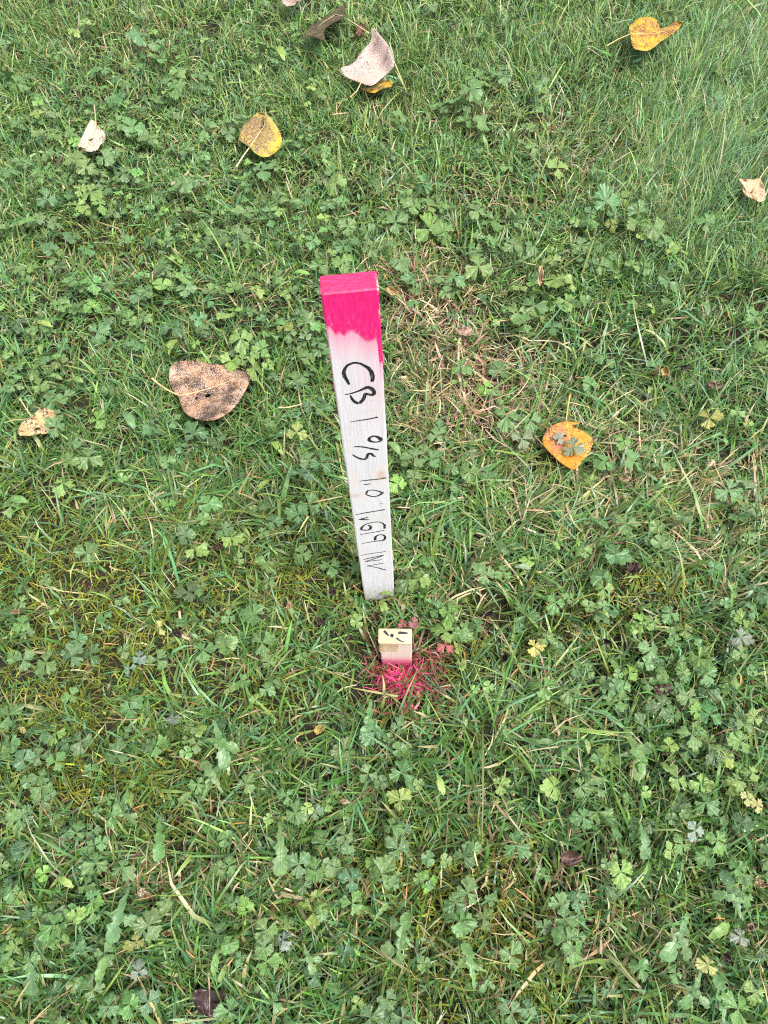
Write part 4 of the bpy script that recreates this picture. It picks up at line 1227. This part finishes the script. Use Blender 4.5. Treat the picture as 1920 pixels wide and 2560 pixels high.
def scatter(n_img, n_gr, box=(-330, -380, 1990, 2750)):
    """positions: part spread evenly over the view, part evenly over the ground"""
    dx, dy = rng.uniform(box[0], box[2], n_img), rng.uniform(box[1], box[3], n_img)
    x, y = PA(dx * K, dy * K, 0.0)
    gx, gy = rng.uniform(-1.5, 1.5, n_gr), rng.uniform(-.4, 2.5, n_gr)
    return np.concatenate([x, gx]), np.concatenate([y, gy])


def weed_zone(X, Y):
    return blob(X, Y, (330, 290, 400, 170), (450, 520, 320, 110), (750, 480, 220, 60), (120, 650, 200, 110), (600, 740, 130, 100), (1080, 260, 150, 60), (1080, 640, 180, 90, .7), (1250, 520, 140, 60, .7), (100, 1980, 200, 200, .4), (760, 1950, 160, 250, .3), (1450, 1480, 200, 160, .4), (1500, 1720, 140, 80, .35), (1550, 2080, 150, 150, .35), (250, 1600, 200, 80, .2), (80, 820, 120, 60, .6), (450, 80, 300, 60, .6), (1650, 1300, 120, 120, .3))


def zones(X, Y):
    z = {}
    z['moss'] = blob(X, Y, (230, 530, 140, 60), (60, 1200, 220, 150), (250, 1350, 260, 170), (130, 1500, 200, 120), (1000, 1980, 140, 170), (900, 1900, 130, 110), (1290, 1330, 130, 80), (1000, 1420, 130, 60), (820, 230, 90, 30), (600, 1250, 200, 110), (250, 1700, 260, 90), (1400, 1260, 120, 70), (1100, 2150, 200, 80), (560, 1480, 120, 80, .7), (1560, 650, 60, 60, .7))
    z['dry'] = blob(X, Y, (930, 700, 90, 130), (1020, 850, 150, 100), (1210, 270, 70, 25), (1250, 1000, 200, 90, .7), (1560, 1060, 150, 80, .8), (340, 1890, 60, 50), (1040, 1280, 90, 50), (1180, 1950, 160, 110, .8), (560, 640, 80, 40, .4), (560, 1900, 160, 60, .5), (1010, 240, 60, 40, .5), (1100, 420, 300, 60, .35), (850, 400, 120, 40, .4), (1300, 350, 120, 40, .4), (300, 90, 160, 60, .3), (1350, 2080, 150, 80, .5))
    z['fescue'] = blob(X, Y, (1600, 110, 230, 140), (1520, 320, 220, 170), (1750, 300, 250, 300))
    z['flat'] = blob(X, Y, (1300, 1060, 340, 140), (1500, 1200, 200, 100), (420, 1100, 260, 60, .7), (1150, 1550, 160, 80, .8))
    z['lush'] = blob(X, Y, (700, 230, 350, 60), (330, 840, 90, 70), (1100, 100, 300, 80), (150, 60, 300, 80), (640, 470, 80, 60), (1400, 520, 160, 70))
    return z


G_MID, G_BLUE, G_OLIVE = np.array([.078, .172, .036]), np.array([.095, .205, .085]), np.array([.120, .160, .030])
G_BRIGHT, G_TAN, G_BROWN = np.array([.18, .28, .070]), np.array([.40, .32, .17]), np.array([.20, .125, .07])


def pick_cols(n, w):
    """w: list of (color, weight-array); one colour per blade with jitter"""
    W = np.stack([np.broadcast_to(a, (n,)) for _, a in w], 1)
    W = np.cumsum(W / W.sum(1, keepdims=True), 1)
    k = (rng.random(n)[:, None] > W).sum(1).clip(0, len(w) - 1)
    C = np.stack([c for c, _ in w])[k]
    C = C * rng.lognormal(0, .24, n)[:, None] * rng.normal(1, .08, (n, 3))
    return np.clip(C, .004, .75)


def near_peg(x, y):
    return np.hypot((x - .022) / 1.25, y - .262)


def build_grass():
    tx, ty = scatter(15500, 8500)
    ex, ey = scatter(8000, 0, (-330, -380, 1990, 620))
    tx, ty = np.concatenate([tx, ex]), np.concatenate([ty, ey])
    tn = len(tx)
    X, Y = to_d(tx, ty)
    z = zones(X, Y)
    keep = rng.random(tn) > 1 - (1 - .62 * z['moss']) * (1 - .42 * z['dry']) * (1 - .34 * np.clip((Y - 1150) / 300, 0, 1))
    tx, ty, X, Y = tx[keep], ty[keep], X[keep], Y[keep]
    z = {k: v[keep] for k, v in z.items()}
    tn = len(tx)
    taz = rng.uniform(0, 6.283, tn)
    flow = .9 + .5 * (lownoise(tx, ty, .4) - .5)
    tal = np.clip(z['fescue'] + .75 * z['flat'], 0, 1)
    taz = np.where(rng.random(tn) < tal, flow + rng.normal(0, .45, tn), taz)
    tlen = rng.lognormal(math.log(.037), .28, tn) * (1 + .55 * z['flat'] + .5 * z['fescue'] + .1 * z['lush'] - .25 * z['moss']) * (1 - .38 * weed_zone(X, Y))
    nb = rng.integers(5, 13, tn) + (5 * z['fescue'] + 4 * z['lush']).astype(int)
    idx = np.repeat(np.arange(tn), nb)
    n = len(idx)
    spread = .009
    x = tx[idx] + rng.normal(0, spread, n)
    y = ty[idx] + rng.normal(0, spread, n)
    fz = {k: v[idx] for k, v in z.items()}
    az = taz[idx] + rng.normal(0, 1.0, n) * (1 - .55 * tal[idx])
    el = np.clip(rng.normal(.95, .33, n) - .45 * fz['flat'] + .15 * fz['lush'] - .05 * fz['fescue'], .12, 1.5)
    L = tlen[idx] * rng.lognormal(0, .22, n)
    W = rng.lognormal(math.log(.0020), .36, n) * (1 - .38 * fz['fescue']) * (1 - .3 * fz['lush'])
    bend = rng.normal(.95, .55, n) + .3 * fz['flat']
    tone = lownoise(x, y, .30, 2)
    cA = pick_cols(n, [(G_MID, 1.0 + 0 * x), (G_BLUE, .55 + .8 * fz['fescue'] + .5 * (tone > .55)), (G_OLIVE, .22 + 1.3 * fz['dry'] + 1.2 * fz['moss'] + .5 * fz['flat']), (G_BRIGHT, .30 + .55 * np.clip((750 - to_d(x, y)[1]) / 500, 0, 1) + .5 * fz['lush'] + .2 * fz['fescue']),
                       (G_TAN, .03 + 1.1 * fz['dry'] + .25 * fz['flat']), (G_BROWN, .02 + .5 * fz['dry'])])
    pinkd = blob(*to_d(x, y), (895, 650, 40, 60), (1000, 760, 60, 90, .5), (1010, 880, 80, 50, .6))
    pk = rng.random(n) < pinkd * .45
    cA[pk] = np.array([.50, .25, .20]) * rng.lognormal(0, .2, pk.sum())[:, None]
    tip = rng.random(n) < .09
    cB = cA * 1.15
    cB[tip] = G_TAN * rng.lognormal(0, .2, tip.sum())[:, None]
    # marking paint around the peg tints the nearest blades
    d = near_peg(x, y)
    m_ = (d < .046) & (rng.random(n) < .45)
    ok = ~((d < .026)) & ~m_
    # keep the stake's face clear: short blades right in front of it
    fr = (np.abs(x + .007) < .030) & (y > .29) & (y < .365)
    L = np.where(fr, L * .55, L)
    el = np.where(fr, el * .6, el)
    s = ok
    V, Q, T, C = blades(x[s], y[s], az[s], el[s], L[s], W[s], bend[s], rng.normal(0, .45, s.sum()), cA[s], cB[s], 3)
    o = link('lawn_grass', mesh_np('lawn_grass', V, Q, T, C), mat_blades('grass_blades'))
    tag(o, 'short mown green grass blades covering the whole lawn', 'grass', None, 'stuff')
    return V


def build_dew(V):
    """tiny drops of dew caught on the upper grass and weed leaves"""
    dx, dy = to_d(V[:, 0], V[:, 1])
    c = np.nonzero((V[:, 2] > .012) & (dx > -60) & (dx < 1720) & (dy > -60) & (dy < 2300))[0]
    p = V[rng.choice(c, 3600, replace=False)]
    cv = np.empty(len(COVER.data.vertices) * 3)
    COVER.data.vertices.foreach_get('co', cv)
    cv = cv.reshape(-1, 3)
    p = np.concatenate([p, cv[rng.choice(len(cv), 2200, replace=False)]])
    lv = []
    for o in scene.objects:
        if o.name.startswith('leaf') and o.parent:
            M_ = np.array(Matrix.Translation(o.parent.location) @ o.matrix_local)
            q = np.empty(len(o.data.vertices) * 3)
            o.data.vertices.foreach_get('co', q)
            q = q.reshape(-1, 3)[rng.choice(len(q) // 3, 6, replace=False)]
            lv.append(q @ M_[:3, :3].T + M_[:3, 3])
    p = np.concatenate([p] + lv)
    n = len(p)
    ph = (1 + 5 ** .5) / 2
    iv = np.array([(-1, ph, 0), (1, ph, 0), (-1, -ph, 0), (1, -ph, 0), (0, -1, ph), (0, 1, ph), (0, -1, -ph), (0, 1, -ph), (ph, 0, -1), (ph, 0, 1), (-ph, 0, -1), (-ph, 0, 1)]) / 1.902
    it = np.array([(0, 11, 5), (0, 5, 1), (0, 1, 7), (0, 7, 10), (0, 10, 11), (1, 5, 9), (5, 11, 4), (11, 10, 2), (10, 7, 6), (7, 1, 8), (3, 9, 4), (3, 4, 2), (3, 2, 6), (3, 6, 8), (3, 8, 9), (4, 9, 5), (2, 4, 11), (6, 2, 10), (8, 6, 7), (9, 8, 1)])
    r = rng.lognormal(math.log(.00042), .35, n)
    W = (iv[None] * r[:, None, None] * np.array([1, 1, .8]) + (p + np.array([0, 0, .0003]))[:, None]).reshape(-1, 3)
    T = (it[None] + (np.arange(n) * 12)[:, None, None]).reshape(-1, 3)
    b = NB('dew_water')
    sh = b.n.new('ShaderNodeBsdfPrincipled')
    sh.inputs['Base Color'].default_value = (1, 1, 1, 1)
    sh.inputs['Roughness'].default_value = .02
    sh.inputs['IOR'].default_value = 1.33
    sh.inputs['Transmission Weight'].default_value = 1.0
    o = link('dew_drops', mesh_np('dew_drops', W, None, T), b.done(sh.outputs[0]))
    tag(o, 'tiny clear dew drops beaded on grass and weed leaves', 'dew', None, 'stuff')


def build_moss_and_shade():
    x, y = scatter(110000, 35000)
    X, Y = to_d(x, y)
    m_ = zones(X, Y)['moss']
    keep = (rng.random(len(x)) < .36 + .64 * m_) & (near_peg(x, y) > .045)
    x, y, m_ = x[keep], y[keep], m_[keep]
    n = len(x)
    L = rng.lognormal(math.log(.010), .35, n) * (1 + .9 * m_)
    cA = pick_cols(n, [(np.array([.15, .165, .020]), .1 + 1.4 * m_), (np.array([.040, .070, .015]), .9 + 0 * x), (np.array([.20, .215, .030]), .05 + .6 * m_), (np.array([.10, .07, .035]), .3 - .2 * m_)])  # deep green and brown outside the moss zones: shade painted into the colour
    V, Q, T, C = blades(x, y, rng.uniform(0, 6.283, n), rng.uniform(.2, 1.3, n), L, rng.lognormal(math.log(.0016), .3, n), rng.normal(.5, .6, n), rng.normal(0, .8, n), cA, cA * 1.2, 2, SOIL + rng.random(n) * .006)
    o = link('lawn_moss_and_shade', mesh_np('lawn_moss_and_shade', V, Q, T, C), mat_blades('moss_and_shade_fronds', .6, .25, .0))
    tag(o, 'olive-yellow moss filling the lawn, painted darker as shade between grass tufts', 'moss', None, 'stuff')


def build_thatch():
    x, y = scatter(5200, 2000)
    ex, ey = scatter(1500, 0, (850, 560, 1180, 960))
    x, y = np.concatenate([x, ex]), np.concatenate([y, ey])
    X, Y = to_d(x, y)
    z = zones(X, Y)
    keep = rng.random(len(x)) < .35 + .65 * z['dry'] + .25 * z['flat']
    x, y = x[keep], y[keep]
    n = len(x)
    dr = z['dry'][keep]
    L = rng.lognormal(math.log(.030), .4, n)
    cA = pick_cols(n, [(G_TAN, 1 + 0 * x), (np.array([.50, .43, .28]), .35 + .5 * dr), (G_BROWN, .8 + 0 * x), (np.array([.09, .06, .04]), .5 + 0 * x)])
    V, Q, T, C = blades(x, y, rng.uniform(0, 6.283, n), rng.normal(.12, .2, n), L, rng.lognormal(math.log(.0013), .35, n), rng.normal(.1, .4, n), rng.normal(0, .5, n), cA, cA, 3, SOIL + rng.random(n) * .024)
    o = link('dead_grass', mesh_np('dead_grass', V, Q, T, C), mat_blades('dry_straw', .6, .25, .1))
    tag(o, 'dry tan and brown dead grass stems lying through the lawn', 'dead grass', None, 'stuff')
    # orange conifer needles
    x, y = scatter(240, 90)
    n = len(x)
    cA = pick_cols(n, [(np.array([.50, .22, .07]), 1 + 0 * x), (np.array([.36, .15, .06]), .7 + 0 * x)])
    V, Q, T, C = blades(x, y, rng.uniform(0, 6.283, n), rng.normal(.05, .25, n), rng.uniform(.012, .024, n), np.full(n, .0010), rng.normal(.1, .3, n), rng.normal(0, .5, n), cA, cA, 3, .006 + rng.random(n) * .022, 0.0)
    o = link('conifer_needles', mesh_np('conifer_needles', V, Q, T, C), mat_blades('needle_orange', .5, .3, .05))
    tag(o, 'scattered rusty orange conifer needles lying in the lawn', 'needles', None, 'stuff')


def build_painted():
    # dense pink heart in front of the peg, thin rusty stems around it
    n1, n2 = 250, 520
    x = np.concatenate([rng.normal(.0165, .0085, n1), .026 + np.sqrt(rng.random(n2)) * .052 * np.cos(rng.uniform(0, 6.283, n2))])
    y = np.concatenate([rng.normal(.2590, .0072, n1), .262 + rng.normal(0, .024, n2)])
    heart = np.concatenate([np.ones(n1), np.zeros(n2)])
    q = np.stack([x - MH[0][3], y - MH[1][3]], 1)
    u, w = q @ HU[:2], q @ HN[:2]
    ok = ~((np.abs(u) < HW / 2 + .002) & (w > -.003) & (w < HT + .002)) & ((w < .030) | (rng.random(len(x)) < .3)) & ((heart < .5) | (w < -.002))
    x, y, heart = x[ok], y[ok], heart[ok]
    n = len(x)
    hd = heart * np.exp(-(((x - .0165) / .026) ** 2 + ((y - .258) / .020) ** 2) * .6)
    az = rng.uniform(0, 6.283, n)
    cA = pick_cols(n, [(np.array([.72, .045, .155]), .03 + 3.0 * hd), (np.array([.55, .13, .13]), .14 + .6 * hd), (np.array([.20, .055, .040]), 1.2 * (1 - hd)), (np.array([.11, .07, .035]), 1.0 * (1 - hd)), (np.array([.09, .12, .03]), .45 * (1 - heart) + .02)])
    cA = np.clip(cA, .01, .85)
    L = rng.lognormal(math.log(.021), .30, n)
    el = np.clip(rng.normal(.75, .40, n), .05, 1.4)
    V, Q, T, C = blades(x, y, az, el, L, rng.lognormal(math.log(.0014), .35, n), rng.normal(.9, .7, n), rng.normal(0, .9, n), cA, cA, 4, SOIL + .004 + rng.random(n) * .010, 0.0)
    o = link('painted_grass', mesh_np('painted_grass', V, Q, T, C), mat_blades('sprayed_grass', .5, .3, .1))
    tag(o, 'grass sprayed hot pink and rust red around the wooden peg', 'painted grass', None, 'stuff')


def build_ground_cover():
    """small buttercup leaves too many to count in the dense patches"""
    x, y = scatter(6200, 1200)
    X, Y = to_d(x, y)
    dens = weed_zone(X, Y)
    keep = (rng.random(len(x)) < .04 + .80 * dens) & (lookup(CAP, x, y) > 1) & (near_peg(x, y) > .07)
    x, y = x[keep], y[keep]
    sp_ = np.array([P(e[0], e[1], .026)[:2] for e in SMALL])
    x, y = np.concatenate([x, sp_[:, 0]]), np.concatenate([y, sp_[:, 1]])
    n = len(x)
    n_small = len(SMALL)
    src = []
    for me in BM + CM:
        nv = len(me.vertices)
        v = np.empty(nv * 3)
        me.vertices.foreach_get('co', v)
        lf = np.empty(nv * 3)
        me.attributes['Lf'].data.foreach_get('vector', lf)
        t = np.array([p.vertices[:] for p in me.polygons])
        src.append((v.reshape(-1, 3), t, lf.reshape(-1, 3)))
    VV, TT, CC, LL = [], [], [], []
    off = 0
    for i in range(n):
        k = rng.integers(0, len(BM)) if rng.random() < .8 else len(BM) + rng.integers(0, len(CM))
        v, t, lf = src[k]
        sc = rng.uniform(.014, .027) * (.7 if k >= len(BM) else 1)
        if i >= n - n_small:
            sc, k = .030, rng.integers(0, len(BM))
            v, t, lf = src[k]
        ya, ta, tl = rng.uniform(0, 6.28), rng.uniform(0, 6.28), rng.uniform(.05, .6)
        R = np.array((Matrix.Rotation(ta, 3, 'Z') @ Matrix.Rotation(tl, 3, 'X') @ Matrix.Rotation(ya - ta, 3, 'Z')))
        zz = rng.uniform(.010, .032)
        VV.append((v * sc) @ R.T + np.array([x[i], y[i], zz]))
        TT.append(t + off)
        off += len(v)
        tone = rng.choice(['g', 'g', 'g', 'b', 'd', 'u', 'u', 'y'], p=[.24, .2, .18, .16, .1, .06, .04, .02])
        c = np.array(TONE[tone][0]) * rng.lognormal(0, .15) * rng.normal(1, .07, 3)
        CC.append(np.broadcast_to(c, (len(v), 3)))
        LL.append(lf)
    me = mesh_np('weed_ground_cover', np.concatenate(VV), None, np.concatenate(TT), np.concatenate(CC), False, np.concatenate(LL))
    b = NB('ground_cover_leaf')
    c = b.attr('Col').outputs['Color']
    co = b.coord('Object')
    nz = b.noise(co, 260, 2)
    c2 = b.mix(b.ramp(nz, .35, .7), c, (1.6, 1.45, 1.5, 1), 'MULTIPLY')
    ru = b.sep(b.attr('Lf').outputs['Vector'])
    vv = b.ramp(b.math('ABSOLUTE', b.math('SINE', b.math('MULTIPLY', ru[1], 9.5))), .22, .0)
    c4 = b.mix(b.math('MULTIPLY', vv, .55), c2, (.24, .34, .14, 1))
    sh = b.pbr(c4, .38, .5, b.bump(b.math('ADD', b.math('MULTIPLY', vv, -.6), nz), .55, .002))
    o = link('weed_ground_cover', me, b.done(b.translucent(sh, c4, .22)))
    tag(o, 'mass of small buttercup and clover leaves filling between the larger weeds', 'ground cover', None, 'stuff')
    return o


def build_far_grass():
    """the lawn going on outside the view, coarser"""
    n = 60000
    x, y = rng.uniform(-6, 6, n), rng.uniform(-3.5, 9, n)
    X, Y = to_d(x, y)
    inside = (X > -330) & (X < 1990) & (Y > -380) & (Y < 2750) & (y > -.3) & (y < 3.2) & (np.abs(x) < 2.6)
    x, y = x[~inside], y[~inside]
    n = len(x)
    cA = pick_cols(n, [(G_MID, 1 + 0 * x), (G_BLUE, .6 + 0 * x), (G_OLIVE, .5 + 0 * x), (G_TAN, .1 + 0 * x)])
    V, Q, T, C = blades(x, y, rng.uniform(0, 6.283, n), rng.normal(.7, .3, n), rng.lognormal(math.log(.06), .3, n), rng.lognormal(math.log(.007), .3, n), rng.normal(.8, .4, n), rng.normal(0, .4, n), cA, cA * 1.15, 3)
    o = link('outer_lawn_grass', mesh_np('outer_lawn_grass', V, Q, T, C), mat_blades('grass_outer'))
    tag(o, 'green lawn grass continuing beyond the edges of the view', 'grass', None, 'stuff')


GV = build_grass()
build_moss_and_shade()
build_thatch()
build_painted()
COVER = build_ground_cover()
bpy.context.view_layer.update()
build_dew(GV)
build_far_grass()
print('entries', len(entries), {k: sum(e[3] == k for e in entries) for k in 'BCDO'}, 'unique', len(set(LABS.values())))
print('max label words', max(len(v.split()) for v in LABS.values()))
print('tris', sum(sum(len(p.vertices) - 2 for p in o.data.polygons) for o in scene.objects if o.type == 'MESH' and 'kind' in o))
